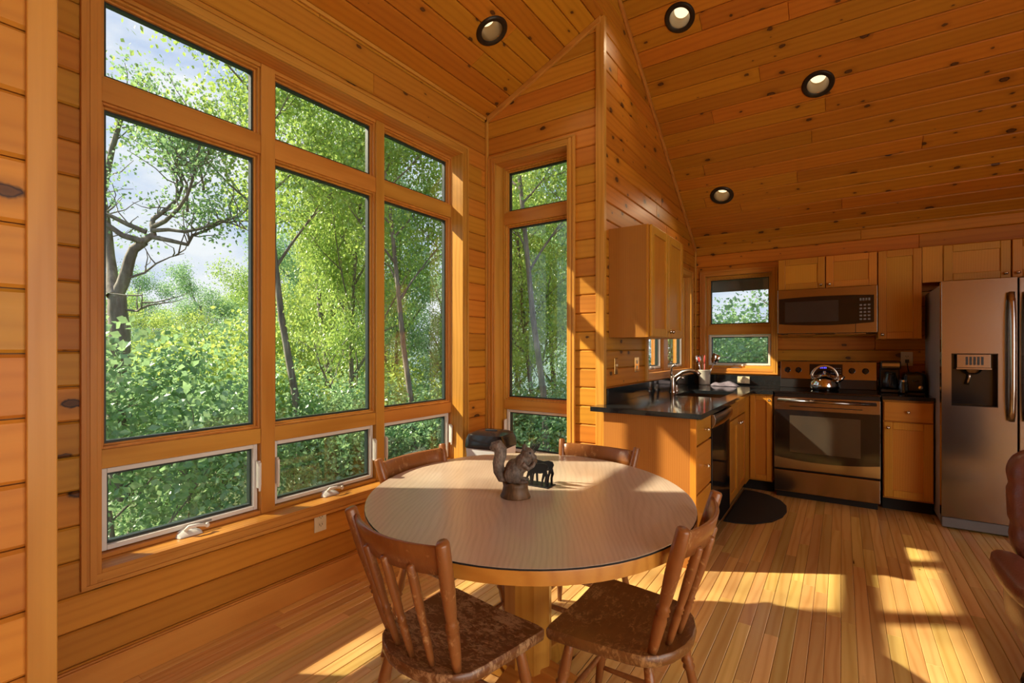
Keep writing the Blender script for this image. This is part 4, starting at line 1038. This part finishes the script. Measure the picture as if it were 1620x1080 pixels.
# ================================================================== dining set
TC = Vector((-.997, 1.586, 0)); TA = math.atan2(-.8205, .5717); RA, RB = .672, .597; TZ = .745
tb = thing('dining_table', 'round pedestal table with pale oak laminate top', 'table', TC)
def oval(ra, rb, z, n=72):
    return [(ra * math.cos(2 * PI * k / n) * math.cos(TA) - rb * math.sin(2 * PI * k / n) * math.sin(TA), ra * math.cos(2 * PI * k / n) * math.sin(TA) + rb * math.sin(2 * PI * k / n) * math.cos(TA), z) for k in range(n)]
MB().loft([oval(RA - .003, RB - .003, TZ - .0022), oval(RA - .0015, RB - .0015, TZ - .0005), oval(RA - .004, RB - .004, TZ)]).build('laminate_top', M['table_top'], tb)
MB().loft([oval(RA - .0008, RB - .0008, TZ - .006), oval(RA - .0008, RB - .0008, TZ - .0022)]).build('edge_line', M['darkgap'], tb)
MB().loft([oval(RA - .012, RB - .012, TZ - .048), oval(RA, RB, TZ - .043), oval(RA, RB, TZ - .010), oval(RA - .001, RB - .001, TZ - .006)]).build('rim', M['table_x'], tb, smooth=True)
m = MB(); m.lathe([(.092, .09), (.092, .69)], (0, 0, 0), 8); m.build('pedestal', M['table_z'], tb)
m = MB(); m.lathe([(.20, .665), (.21, .696), (.001, .6965)], (0, 0, 0), 8); m.build('top_block', M['table_x'], tb)
for k in range(4):
    a = PI / 2 * k; c, s_ = math.cos(a), math.sin(a); m = MB()
    pr = [(.03, .005), (.36, .005), (.36, .045), (.30, .065), (.03, .115)]
    w = .038
    m.loft([[(c * r - s_ * w, s_ * r + c * w, z) for r, z in pr], [(c * r + s_ * w, s_ * r - c * w, z) for r, z in pr]])
    m.build('foot', M['table_x'], tb, bevel=.006)
    m = MB(); m.lathe([(.012, 0), (.012, .006), (.001, .006)], (c * .335, s_ * .335, 0), 10); m.build('glide', M['blackplastic'], tb)
# ------------------------------------------------------------------ chairs
def make_chair(seatmat):
    t = thing('dining_chair', 'x', 'chair', (0, 0, 0), 0, 'plank seat chairs around the table')
    pts = []                                  # seat outline, front is +y
    for x, y in ((-.20, .195), (.20, .195)): pts.append((x, y))
    out = [(-.212, .182), (-.205, .193), (-.18, .197), (0, .190), (.18, .197), (.205, .193), (.212, .182), (.202, .05), (.190, -.06)]
    for k in range(1, 10):
        a = -PI * k / 10; out.append((.190 * math.cos(a), -.06 + .132 * math.sin(a)))
    out.append((-.190, -.06)); out.append((-.202, .05))
    def rg_(s, z, dish=0): return [(x * s, (y) * s, z) for x, y in out]
    m = MB(); m.loft([rg_(.955, .405), rg_(.99, .412), rg_(1, .424), rg_(.995, .436), rg_(.975, .4405), rg_(.80, .436), rg_(.45, .430), rg_(.1, .429)])
    m.build('seat', seatmat, t, smooth=True)
    base = [(-.145, -.112), (-.075, -.138), (0, -.147), (.075, -.138), (.145, -.112)]
    top = [(-.200, -.215), (-.10, -.250), (0, -.262), (.10, -.250), (.200, -.215)]
    zs = .434
    for i, (b, e) in enumerate(zip(base, top)):
        post = i in (0, 4); z1 = .822 if post else .735
        e2 = Vector((e[0], e[1], .822)); b2 = Vector((b[0], b[1], zs)); L = []; R = []
        for u, r in ((0, .78), (.10, 1.0), (.30, 1.18), (.335, .95), (.35, 1.32), (.37, .95), (.385, 1.32), (.405, .92), (.45, 1.05), (.65, 1.30), (.85, 1.28), (.985, 1.22), (1.0, 1.0)):
            uu = u * (1.0 if post else .80)
            L.append(b2.lerp(e2, uu)); R.append(r * (.0155 if post else .0105))
        MB().tube(L, R, 10, flat=.85).build('back_post' if post else 'spindle', M['chair'], t, smooth='all')
    # crest rail, bowed backwards, between the posts
    rings = []; n = 12
    for i in range(n + 1):
        u = i / n * 2 - 1; x = u * .188; y = -.250 + .043 * u * u; lean = .26
        zt = .803 + .004 * u * u; zb2 = .722 + .004 * u * u; th = .009
        def P(z, o_): return (x * (1 - (.80 - z) * .45), y + (.812 - z) * lean + o_, z)
        rings.append([P(zb2, -th * .6), P(zb2, th * .6), P((zt + zb2) / 2, th), P(zt - .006, th * .9), P(zt, 0), P(zt - .006, -th * .9), P((zt + zb2) / 2, -th)])
    MB().loft(rings).build('crest_rail', M['chair'], t, smooth='all')
    ends = {}
    for sx in (-1, 1):
        for sy in (-1, 1):
            p0 = Vector((sx * .145, .135 if sy > 0 else -.10, .412)); p1 = Vector((sx * .198, .205 if sy > 0 else -.185, .0)); ends[(sx, sy)] = (p0, p1); L = []; R = []
            for u, r in ((0, .8), (.12, 1.05), (.30, 1.3), (.34, 1.0), (.36, 1.4), (.385, 1.0), (.41, 1.38), (.44, 1.0), (.62, 1.15), (.80, 1.0), (1.0, .70)):
                L.append(p0.lerp(p1, u)); R.append(r * .0145)
            MB().tube(L, R, 10).build('leg', M['chair'], t, smooth='all')
    def pt(k, u): a, b = ends[k]; return a.lerp(b, u)
    for (k0, k1, u) in (((-1, 1), (1, 1), .58), ((-1, -1), (1, -1), .66), ((-1, 1), (-1, -1), .72), ((1, 1), (1, -1), .72)):
        a, b = pt(k0, u), pt(k1, u)
        MB().tube([a, a.lerp(b, .12), a.lerp(b, .5), a.lerp(b, .88), b], [.007, .0085, .0115, .0085, .007], 8).build('stretcher', M['chair'], t, smooth='all')
    return t
ch = make_chair(M['chair_seat']); ch.location = (-.972, 1.112, 0); ch.rotation_euler = (0, 0, math.radians(-6))
ch['label'] = 'worn brown plank seat chair nearest the camera, its back to us'
CH = [('brown plank seat chair pulled to the right side of the table', (-.553, 1.492, 0), 90, True),
      ('brown plank seat chair between the table and the big window', (-1.41, 1.590, 0), -90, False),
      ('brown plank seat chair across the table, by the counter end', (-1.0, 2.022, 0), 180, False)]
for lb, loc, r, alt in CH:
    c = copy_tree(ch); c.location = loc; c.rotation_euler = (0, 0, math.radians(r)); c['label'] = lb
    if alt:
        for k in c.children:
            if k.name.startswith('seat'): k.data = k.data.copy(); k.data.materials[0] = M['chair_seat_b']
# ------------------------------------------------------------------ squirrel carving
sq = thing('squirrel_figurine', 'dark carved squirrel sitting on a log, on the table', 'figurine', (-.990, 1.487, TZ), PSI - .15)
m = MB(); pr = [(.056, 0), (.058, .004), (.050, .022), (.047, .040), (.049, .052), (.040, .056), (.001, .056)]
rings = []
rr = random.Random(4); jit = [1 + rr.uniform(-.05, .05) for _ in range(22)]
for r, z in pr: rings.append([(r * jit[k] * math.cos(2 * PI * k / 22), r * jit[k] * .78 * math.sin(2 * PI * k / 22), z + (.004 * math.sin(k * 1.7) if z > .05 else 0)) for k in range(22)])
m.loft(rings); m.build('log_base', M['log'], sq, smooth='all')
m = MB(); rotY = lambda a: Matrix.Rotation(math.radians(a), 3, 'Y')
m.ell((-.004, 0, .095), (.036, .034, .046), 16, 10)                     # rump
m.ell((.022, 0, .122), (.030, .029, .046), 16, 10, rotY(28))            # trunk
m.ell((.040, 0, .143), (.023, .022, .026), 14, 9)                       # neck
m.ell((.045, 0, .160), (.026, .022, .023), 16, 10, rotY(25))            # head
m.ell((.064, 0, .148), (.015, .014, .013), 12, 8, rotY(30))             # muzzle
for s_ in (-1, 1):
    m.ell((-.008, s_ * .024, .083), (.031, .014, .031), 14, 9)           # haunch
    m.ell((.024, s_ * .021, .062), (.026, .010, .008), 12, 7)            # foot
    m.ell((.033, s_ * .013, .184), (.007, .005, .012), 10, 7, rotY(-12)) # ear
    m.tube([(.030, s_ * .024, .128), (.050, s_ * .026, .110), (.066, s_ * .013, .120), (.069, s_ * .006, .132)], [.012, .010, .008, .007], 8)
m.tube([(-.030, 0, .064), (-.050, 0, .068), (-.062, 0, .092), (-.064, 0, .122), (-.056, 0, .150), (-.056, 0, .172), (-.066, 0, .186), (-.080, 0, .182), (-.091, 0, .170)], [.014, .019, .021, .022, .023, .025, .024, .019, .009], 12)
b_ = m.build('squirrel', M['squirrel'], sq, smooth='all')
r_ = b_.modifiers.new('merge', 'REMESH'); r_.mode = 'VOXEL'; r_.voxel_size = .0022; r_.use_smooth_shade = True
r_ = b_.modifiers.new('soft', 'SMOOTH'); r_.iterations = 4; r_.factor = .5
for s_ in (-1, 1): MB().ell((.056, s_ * .0185, .166), (.0035, .0028, .0035), 8, 6).build('eye', M['blackgloss'], sq, smooth='all')
MB().ell((.071, 0, .134), (.009, .010, .011), 10, 8).build('acorn', M['log'], sq, smooth='all')
# ------------------------------------------------------------------ elk napkin holder (two cut iron plates on a base)
el = thing('elk_napkin_holder', 'black iron napkin holder with elk silhouettes behind the squirrel', 'napkin holder', (-1.005, 1.672, TZ), PSI - .55)
MB().box(-.062, .062, -.034, .034, 0, .004).build('base_plate', M['blackmetal'], el, bevel=.001)
body = [(.052, .092), (.058, .080), (.052, .066), (.058, .045), (.052, .028), (.052, .004), (.044, .004), (.043, .026), (.046, .044), (.036, .056), (.024, .053), (.006, .052), (-.010, .050), (-.014, .036), (-.013, .004), (-.021, .004), (-.023, .036), (-.030, .056),
        (-.036, .074), (-.046, .094), (-.062, .090), (-.068, .095), (-.064, .104), (-.052, .113), (-.043, .112), (-.032, .102), (-.016, .093), (.012, .090), (.034, .095)]
legs2 = [[(.036, .060), (.046, .050), (.037, .028), (.034, .004), (.027, .004), (.029, .028)], [(-.030, .060), (-.014, .056), (-.032, .030), (-.036, .004), (-.043, .004), (-.040, .030)]]
for y in (-.027, .023):
    m = MB(); m.prism(body, y, y + .004, 'xz')
    for lg in legs2: m.prism(lg, y + .0005, y + .0035, 'xz')
    p_ = m.build('elk_plate', M['blackmetal'], el)
    m = MB()
    for dx_, f_ in ((0, 1.0), (.008, .92)):
        bx, bz = -.046 + dx_, .110
        m.tube([(bx, y + .002, bz), (bx + .012, y + .002, bz + .018), (bx + .030 * f_, y + .002, bz + .034), (bx + .034 * f_, y + .002, bz + .062 * f_)], [.003, .0028, .0024, .0012], 6)
        for u, (tx, tz) in ((.2, (-.014, .018)), (.5, (-.006, .026)), (.75, (.002, .030)), (.9, (.014, .022))):
            qx, qz = bx + .032 * u * f_, bz + .040 * u
            m.tube([(qx, y + .002, qz), (qx + tx * .6, y + .002, qz + tz * .5), (qx + tx, y + .002, qz + tz)], [.0024, .0020, .0010], 6)
    m.build('antlers', M['blackmetal'], p_, smooth='all')
# ------------------------------------------------------------------ waste bin in the bay corner
wb_ = thing('waste_bin', 'black-lidded waste bin with white liner in the bay corner', 'bin', (-2.035, 2.75, 0), .15)
def rrect(w, d, z, r=.05, n=5):
    o_ = []
    for cx, cy, a0 in ((w - r, d - r, 0), (-(w - r), d - r, PI / 2), (-(w - r), -(d - r), PI), (w - r, -(d - r), 3 * PI / 2)):
        for k in range(n + 1): a = a0 + PI / 2 * k / n; o_.append((cx + r * math.cos(a), cy + r * math.sin(a), z))
    return o_
MB().loft([rrect(.10, .10, 0), rrect(.103, .103, .01), rrect(.130, .130, .56)]).build('bin_body', M['greyplastic'], wb_, smooth=True)
MB().loft([rrect(.132, .132, .40), rrect(.137, .137, .50), rrect(.142, .142, .605), rrect(.142, .142, .612)], cap=False).build('bin_liner', M['bag'], wb_, smooth=True)
ld = MB().loft([rrect(.146, .146, .610), rrect(.148, .148, .620), rrect(.143, .143, .668), rrect(.130, .130, .700), rrect(.10, .10, .714), rrect(.04, .04, .717, .03)]).build('lid', M['blackgloss'], wb_, smooth=True)
MB().loft([rrect(.045, .012, .714, .010), rrect(.045, .012, .722, .010), rrect(.040, .009, .725, .008)]).build('lid_grip', M['blackplastic'], ld, smooth=True)
# ------------------------------------------------------------------ floor mat
pts = [(-.735, 3.90), (-.66, 3.90), (-.54, 3.95), (-.43, 4.08), (-.375, 4.24), (-.36, 4.40), (-.375, 4.56), (-.43, 4.70), (-.54, 4.82), (-.66, 4.87), (-.735, 4.87)]
c0 = (-.56, 4.38)
o = (c0[0], c0[1], 0); mt = thing('floor_mat', 'black half-round rubber mat in front of the sink', 'mat', o)
MB().loft([[(x, y, .0008) for x, y in pts], [(x, y, .007) for x, y in pts], [(c0[0] + (x - c0[0]) * .97, c0[1] + (y - c0[1]) * .97, .011) for x, y in pts]]).build('mat_pad', M['mat'], mt, o)
# ------------------------------------------------------------------ leather recliner at the right edge
rc = thing('recliner', 'brown leather swivel recliner cut off by the right edge', 'armchair', (.86, 2.58, 0), 0)
def pillow(w, d, h, c, e=2.6, n=20, mm=12):
    m = MB(); rings = []
    def sp(v, p): return math.copysign(abs(v) ** (2 / p), v)
    for i in range(1, mm):
        ph = PI * i / mm - PI / 2; ring = []
        for k in range(n):
            a = 2 * PI * k / n; ring.append((c[0] + w * sp(math.cos(ph), e) * sp(math.cos(a), e), c[1] + d * sp(math.cos(ph), e) * sp(math.sin(a), e), c[2] + h * sp(math.sin(ph), e)))
        rings.append(ring)
    return m.loft(rings)
pillow(.25, .30, .10, (0, -.02, .33)).build('seat_cushion', M['leather'], rc, smooth='all')
rings = []                                            # tall back with soft horizontal creases
for i_ in range(25):
    u = i_ / 24; z = .36 + .54 * u; y = .235 + .10 * u
    k_ = (1 - abs(2 * u - 1) ** 6) ** .5 if 0 < u < 1 else .12
    cr = 1 - .035 * max(math.exp(-((u - .36) / .03) ** 2), math.exp(-((u - .68) / .03) ** 2))
    ring_ = []
    for q in range(28):
        a = 2 * PI * q / 28; cx_, sy_ = math.cos(a), math.sin(a)
        ring_.append((.285 * max(.55, k_) * cr * math.copysign(abs(cx_) ** .55, cx_), y + .095 * max(.3, k_) * cr ** 2 * math.copysign(abs(sy_) ** .7, sy_), z))
    rings.append(ring_)
MB().loft(rings).build('back_cushion', M['leather'], rc, smooth='all')
for s_ in (-1, 1):
    a_ = pillow(.060, .26, .050, (s_ * .308, .0, .425)).build('arm_pad', M['leather'], rc, smooth='all')
    pillow(.045, .22, .12, (s_ * .280, .03, .30)).build('arm_side', M['leather'], rc, smooth='all')
pillow(.29, .29, .06, (0, 0, .24)).build('under_frame', M['leather'], rc, smooth='all')
MB().lathe([(.04, .05), (.04, .19)], (0, 0, 0), 14).build('swivel_post', M['blackmetal'], rc, smooth=True)
MB().lathe([(.001, 0), (.30, 0), (.30, .02), (.28, .035), (.04, .05), (.001, .05)], (0, 0, 0), 30).build('swivel_base', M['blackgloss'], rc, smooth=True)
# ================================================================== outdoors
def dirs(u): x = (u - 810) / F_PX; return CP * x - SP, SP * x + CP
def at(u, dd): a = dirs(u); return a[0] * dd, a[1] * dd
def gz(x, y):
    r = max(0.0, math.hypot(x + .5, y - 2.5) - 4.5); return -2.1 - .10 * r + .25 * math.sin(x * .35) * math.sin(y * .3)
te = MB(); n = 46; ext = 90.0; te.v = []; 
for i in range(n):
    for j in range(n):
        fx = (i / (n - 1) * 2 - 1); fy = (j / (n - 1) * 2 - 1)
        x = math.copysign(abs(fx) ** 1.6, fx) * ext; y = math.copysign(abs(fy) ** 1.6, fy) * ext + 2
        te.v.append(Vector((x, y, gz(x, y))))
te.f = [(i * n + j, (i + 1) * n + j, (i + 1) * n + j + 1, i * n + j + 1) for i in range(n - 1) for j in range(n - 1)]
tag(te.build('ground', M['ground'], None, (0, 0, -2), smooth='all'), 'leaf-strewn forest floor falling away outside the windows', 'ground', kind='structure')
hl = MB(); rr = random.Random(2); inner, outer = [], []
N_ = 90; ring0 = []; ring1 = []; ring2 = []
for k in range(N_):
    a = 2 * PI * k / N_; h = -2 + 5 * math.sin(a * 3 + 1) + 3 * math.sin(a * 7) + rr.uniform(-.8, .8)
    ring0.append((150 * math.cos(a), 150 * math.sin(a), -30)); ring1.append((330 * math.cos(a), 330 * math.sin(a), h)); ring2.append((420 * math.cos(a), 420 * math.sin(a), -40))
hl.loft([ring0, ring1, ring2], cap=False)
tag(hl.build('hills', M['hill'], None, (0, 0, -20), smooth='all'), 'distant wooded ridge beyond the trees', 'hills', kind='structure')

def branch_tree(seed, height, r0, crown, nleaf, lsize, spread=.55, levels=3, lean=(0, 0), first=.28, fan=5, droop=0.0, clump=.42, extra=None):
    """returns (wood MB, leaf verts, leaf faces)"""
    R = random.Random(seed); wd = MB(); tips = []
    def grow(p, d, L, r, lev):
        n = 4 if lev else 6; pts = [p]; rad = [r]; q = p.copy(); dd = d.copy()
        for i in range(n):
            dd = (dd + Vector((R.uniform(-1, 1), R.uniform(-1, 1), R.uniform(-.5, .8))) * (.10 if lev == 0 else .24)).normalized()
            q = q + dd * (L / n); pts.append(q.copy()); rad.append(r * (1 - (i + 1) / n * (.62 if lev == 0 else .75)))
        wd.tube(pts, rad, 8 if lev == 0 else (6 if lev == 1 else 4), cap=False)
        if lev >= levels:
            for k in range(1, n + 1): tips.append((pts[k], lev))
            return
        kids = fan * (2 if lev == 0 else 1)
        for k in range(kids):
            u = first + (1 - first) * (k + R.random()) / kids if lev == 0 else .3 + .7 * (k + R.random()) / kids
            f = u * n; i0 = min(n - 1, int(f)); b = pts[i0].lerp(pts[i0 + 1], f - i0)
            a = R.uniform(0, 2 * PI) if lev else 2 * PI * (k * .382) + R.uniform(-.4, .4)
            side = Vector((math.cos(a), math.sin(a), R.uniform(-.1, .55) - droop))
            nd_ = (dd * (1 - spread) + side * spread * 1.5).normalized()
            ll = (crown * (1.15 - .5 * u) if lev == 0 else L * .55) * R.uniform(.8, 1.2)
            grow(b, nd_, ll, max(.006, rad[i0] * .5), lev + 1)
        tips.append((pts[-1], lev))
    grow(Vector((0, 0, 0)), Vector((lean[0], lean[1], 1)).normalized(), height, r0, 0)
    lv, lf = [], []
    tp = [t for t in tips if t[1] >= levels - 1]
    if nleaf and tp:
        for _ in range(nleaf):
            c = R.choice(tp)[0] + Vector((R.gauss(0, clump), R.gauss(0, clump), R.gauss(0, clump * .7)))
            n_ = Vector((R.gauss(0, .6), R.gauss(0, .6), R.gauss(.55, .5))).normalized()
            t_ = n_.cross(Vector((R.uniform(-1, 1), R.uniform(-1, 1), R.uniform(-1, 1)))).normalized(); s_ = n_.cross(t_)
            l = lsize * R.uniform(.7, 1.3); w = l * .36; b = len(lv)
            lv += [tuple(c), tuple(c + t_ * l * .45 + s_ * w), tuple(c + t_ * l - n_ * l * .12), tuple(c + t_ * l * .45 - s_ * w)]; lf.append((b, b + 1, b + 2, b + 3))
    return wd, lv, lf
def proto(seed, leaf, **kw):
    wd, lv, lf = branch_tree(seed, **kw)
    t = thing('tree', 'x', 'tree')
    w = wd.build('trunk', M['bark'], t, smooth='all')
    if lf:
        me = bpy.data.meshes.new('foliage'); me.from_pydata(lv, [], lf); me.materials.append(M[leaf])
        f = bpy.data.objects.new('foliage', me); C.objects.link(f); f.parent = t; f['kind'] = 'stuff'
    return t
P = {}
used = set()
P['maple'] = proto(21, 'leaf_a', height=9.0, r0=.13, crown=3.2, nleaf=26000, lsize=.095, fan=5, first=.18, clump=.27)
P['bright'] = proto(34, 'leaf_b', height=8.5, r0=.11, crown=3.0, nleaf=26000, lsize=.095, fan=5, first=.15, clump=.27)
P['oak'] = proto(55, 'leaf_c', height=10.0, r0=.17, crown=3.4, nleaf=26000, lsize=.10, fan=5, first=.2, clump=.30)
P['shrub'] = proto(13, 'leaf_c', height=2.0, r0=.03, crown=1.4, nleaf=8500, lsize=.07, fan=4, levels=2, first=.05, clump=.22)
P['brightshrub'] = proto(14, 'leaf_b', height=2.2, r0=.03, crown=1.4, nleaf=8500, lsize=.07, fan=4, levels=2, first=.05, clump=.22)
P['airy'] = proto(77, 'leaf_c', height=9.5, r0=.17, crown=3.6, nleaf=9000, lsize=.09, fan=5, first=.15, clump=.26, droop=.12)
P['pole'] = proto(63, 'leaf_a', height=9.5, r0=.11, crown=2.4, nleaf=11000, lsize=.095, fan=4, first=.55, clump=.30)
def old_tree():
    """forked, half-bare hardwood; branches laid out in a leaning fan about 8 m out"""
    R = random.Random(5); D0 = 8.0; k = D0 / F_PX; wd = MB(); tips = []
    def P3(q, dep): return Vector(((q[0] - 186) * k, dep, CAM_H + (V_H - q[1]) * k - gzb))
    bx, by = at(186, D0); gzb = gz(bx, by) - .05
    def limb(pts, r0, r1, d0=0.0, d1=0.0, twigs=0, leafy=0.0):
        n = len(pts); ps = [P3(p, d0 + (d1 - d0) * i / (n - 1) + R.uniform(-.05, .05)) for i, p in enumerate(pts)]
        wd.tube(ps, [r0 + (r1 - r0) * i / (n - 1) for i in range(n)], 8 if r0 > .06 else 6, cap=False)
        for _ in range(twigs):
            i = R.randrange(max(0, n // 3), n - 1); b = ps[i].lerp(ps[i + 1], R.random())
            d = Vector((R.uniform(-1, 1), R.uniform(-.9, .9), R.uniform(-.15, 1.1))).normalized(); L = R.uniform(.35, .95); q = [b]
            for _k in range(4): d = (d + Vector((R.uniform(-.5, .5), R.uniform(-.5, .5), R.uniform(-.3, .5)))).normalized(); q.append(q[-1] + d * L / 4)
            wd.tube(q, [.013, .010, .008, .006, .004], 4, cap=False)
            if R.random() < leafy: tips.append(q[-1]); tips.append(q[-2])
    limb([(190, 790), (187, 640), (186, 560), (186, 517), (184, 493), (182, 466)], .175, .125)
    limb([(182, 468), (172, 449), (164, 425), (158, 400), (148, 360), (140, 300), (148, 220), (165, 150), (180, 100)], .09, .028, 0, .5, 22, .85)
    limb([(183, 470), (191, 449), (200, 430), (205, 408), (211, 394), (227, 382)], .095, .065)
    limb([(227, 382), (203, 375), (186, 360), (172, 348), (166, 340), (150, 300)], .055, .02, 0, -.4, 8, .2)
    limb([(166, 341), (193, 347), (212, 358), (234, 368)], .03, .045, -.3, 0, 4, .1)
    limb([(227, 382), (241, 370), (237, 356), (233, 343), (253, 324), (265, 307), (268, 283), (258, 250), (250, 215)], .055, .012, 0, .4, 14, .7)
    limb([(240, 358), (270, 353), (294, 334), (316, 317), (326, 297), (338, 268), (352, 235)], .038, .010, 0, -.5, 14, .8)
    limb([(238, 374), (265, 379), (285, 383), (290, 367), (304, 358), (328, 343), (352, 327), (376, 298)], .042, .010, 0, .6, 14, .6)
    limb([(243, 365), (266, 363), (291, 366), (315, 360), (336, 345), (360, 350), (388, 362)], .034, .008, 0, .2, 10, .7)
    limb([(265, 307), (262, 275), (240, 235), (222, 205), (205, 190)], .022, .007, .2, .5, 10, .9)
    limb([(294, 334), (303, 295), (291, 255), (297, 215)], .022, .007, 0, -.4, 9, .9)
    limb([(323, 300), (311, 262), (322, 225), (340, 205)], .020, .006, 0, .3, 9, .9)
    limb([(198, 490), (229, 493), (251, 489), (262, 470)], .022, .006, 0, -.5, 5, 0)
    limb([(201, 440), (222, 430), (232, 413), (252, 402), (268, 394)], .022, .006, 0, .4, 6, .1)
    lv, lf = [], []
    for _ in range(5200):
        c = R.choice(tips) + Vector((R.gauss(0, .13), R.gauss(0, .16), R.gauss(0, .11)))
        n_ = Vector((R.gauss(0, .6), R.gauss(0, .6), R.gauss(.4, .5))).normalized()
        t_ = n_.cross(Vector((R.uniform(-1, 1), R.uniform(-1, 1), R.uniform(-1, 1)))).normalized(); s_ = n_.cross(t_)
        l = .062 * R.uniform(.7, 1.3); w = l * .36; b = len(lv)
        lv += [tuple(c), tuple(c + t_ * l * .45 + s_ * w), tuple(c + t_ * l - n_ * l * .12), tuple(c + t_ * l * .45 - s_ * w)]; lf.append((b, b + 1, b + 2, b + 3))
    t = thing('tree', 'gnarled grey tree with bare forked branches in the leftmost pane', 'tree', (bx, by, gzb), PSI, 'trees outside the windows')
    wd.build('trunk', M['bark'], t, smooth='all')
    me = bpy.data.meshes.new('foliage'); me.from_pydata(lv, [], lf); me.materials.append(M['leaf_c'])
    f = bpy.data.objects.new('foliage', me); C.objects.link(f); f.parent = t; f['kind'] = 'stuff'
old_tree()
def plant(kind, label, u, dd, s=1.0, rot=0.0, dz=0.0, xy=None, group=None, w=1.0):
    p = P[kind]
    o = p if kind not in used else copy_tree(p); used.add(kind)
    x, y = xy if xy else at(u, dd)
    o.location = (x, y, gz(x, y) + dz - .05); o.rotation_euler = (0, 0, rot); o.scale = (s * w, s * w, s); o['label'] = label
    if kind in ('shrub', 'brightshrub'): o['category'] = 'shrub'
    if group: o['group'] = group
    return o
GT, GS, GF = 'trees outside the windows', 'shrubs below the windows', 'trees farther down the slope'
plant('bright', 'sunlit bright green tree behind the first window mullion', 510, 13.0, .92, 1.0, group=GT, w=.52)
plant('maple', 'dense green tree filling the middle column of the big window', 560, 11.0, .95, 2.0, group=GT, w=.55)
plant('oak', 'dark bluish tree in the right column of the big window', 628, 13.0, .80, .4, group=GT, w=.55)
plant('maple', 'leafy tree behind the corner between the two bay windows', 760, 12.0, .72, 4.4, group=GT, w=.55)
plant('bright', 'sunlit tree filling the tall narrow window', 850, 12.0, .98, 3.0, group=GT, w=.65)
plant('oak', 'dark tree at the right of the tall narrow window', 940, 14.0, .95, 2.2, group=GT, w=.6)
plant('airy', 'open-branched tree against the sky in the kitchen window', 1192, 14.0, 1.0, .9, group=GT)
plant('airy', 'thin tree outside the casement windows by the faucet', 1040, 16.0, .95, 2.6, group=GT)
plant('airy', 'tall sparse tree left of the house, shading the bay window', 0, 0, 1.5, 1.1, xy=(-14.5, -7.2), group=GT)
for (u, dd, s_), lb in zip([(262, 13.0, .45), (480, 9.5, .95), (660, 9.8, .85), (535, 12, 1.0), (868, 10, .95)],
                           ['thin pole tree right of the gnarled tree', 'pale trunk low in the middle column', 'slender trunk low in the right column', 'second slender trunk in the middle column', 'dark trunk low in the tall window']):
    plant('pole', lb, u, dd, s_, u * .21, group=GT, w=.8)
far = [(140, 22, 'maple', .85), (205, 26, 'oak', .88), (240, 20, 'bright', .72), (300, 25, 'maple', .80), (345, 22, 'oak', .74), (405, 24, 'maple', .95), (440, 20, 'oak', .95), (500, 24, 'bright', 1.0), (570, 19, 'bright', .95), (615, 24, 'maple', .95), (690, 20, 'oak', .78), (770, 21, 'maple', .98), (820, 18, 'maple', .95), (885, 20, 'oak', 1.0)]
FL = ['low tree at the foot of the gnarled tree', 'bluish treetop right of the gnarled trunk', 'bright low tree in the middle of the leftmost column', 'green treetop under the open sky', 'bluish low tree left of the first mullion', 'green tree showing past the first mullion', 'dark tree behind the middle column, at its left', 'pale tree behind the centre of the middle column', 'bright tree behind the second mullion', 'green tree behind the right column, at its left', 'bluish tree behind the right column, at its right', 'green tree hidden behind the bay corner', 'green tree at the left of the tall narrow window', 'bluish tree at the centre of the tall narrow window']
for (u, dd, kd, s), lb in zip(far, FL): plant(kd, lb, u, dd, s, u * .37, group=GF, w=.8)
sh = [(178, 7.2, 'shrub', 1.55), (235, 11.2, 'brightshrub', 1.3), (300, 9.0, 'shrub', 1.05), (350, 12.6, 'brightshrub', 1.6), (395, 10.4, 'shrub', 1.3), (465, 11.0, 'brightshrub', 1.2), (530, 9.2, 'shrub', 1.1), (590, 10.4, 'shrub', 1.2), (650, 11.4, 'brightshrub', 1.2), (710, 10.2, 'shrub', 1.1), (800, 10.6, 'shrub', 1.1), (860, 11.6, 'brightshrub', 1.1), (915, 10.8, 'shrub', 1.1), (1130, 16, 'shrub', 2.0), (1215, 18, 'shrub', 2.0)]
SL_ = ['shrub low in the leftmost pane, at its left edge', 'bright shrub beside the gnarled trunk', 'shrub in the middle of the lowest left pane', 'bright shrub right of the middle in the leftmost column', 'shrub behind the first mullion', 'bright shrub at the left of the middle column', 'shrub in the centre of the middle column', 'shrub behind the second mullion', 'bright shrub in the right column', 'shrub at the right end of the big window', 'shrub at the left of the tall window', 'bright shrub low in the tall window', 'shrub at the right of the tall window', 'dark bush low in the kitchen window, at its left', 'dark bush low in the kitchen window, at its right']
for (u, dd, kd, s), lb in zip(sh, SL_): plant(kd, lb, u, dd, s, u * .53, group=GS)
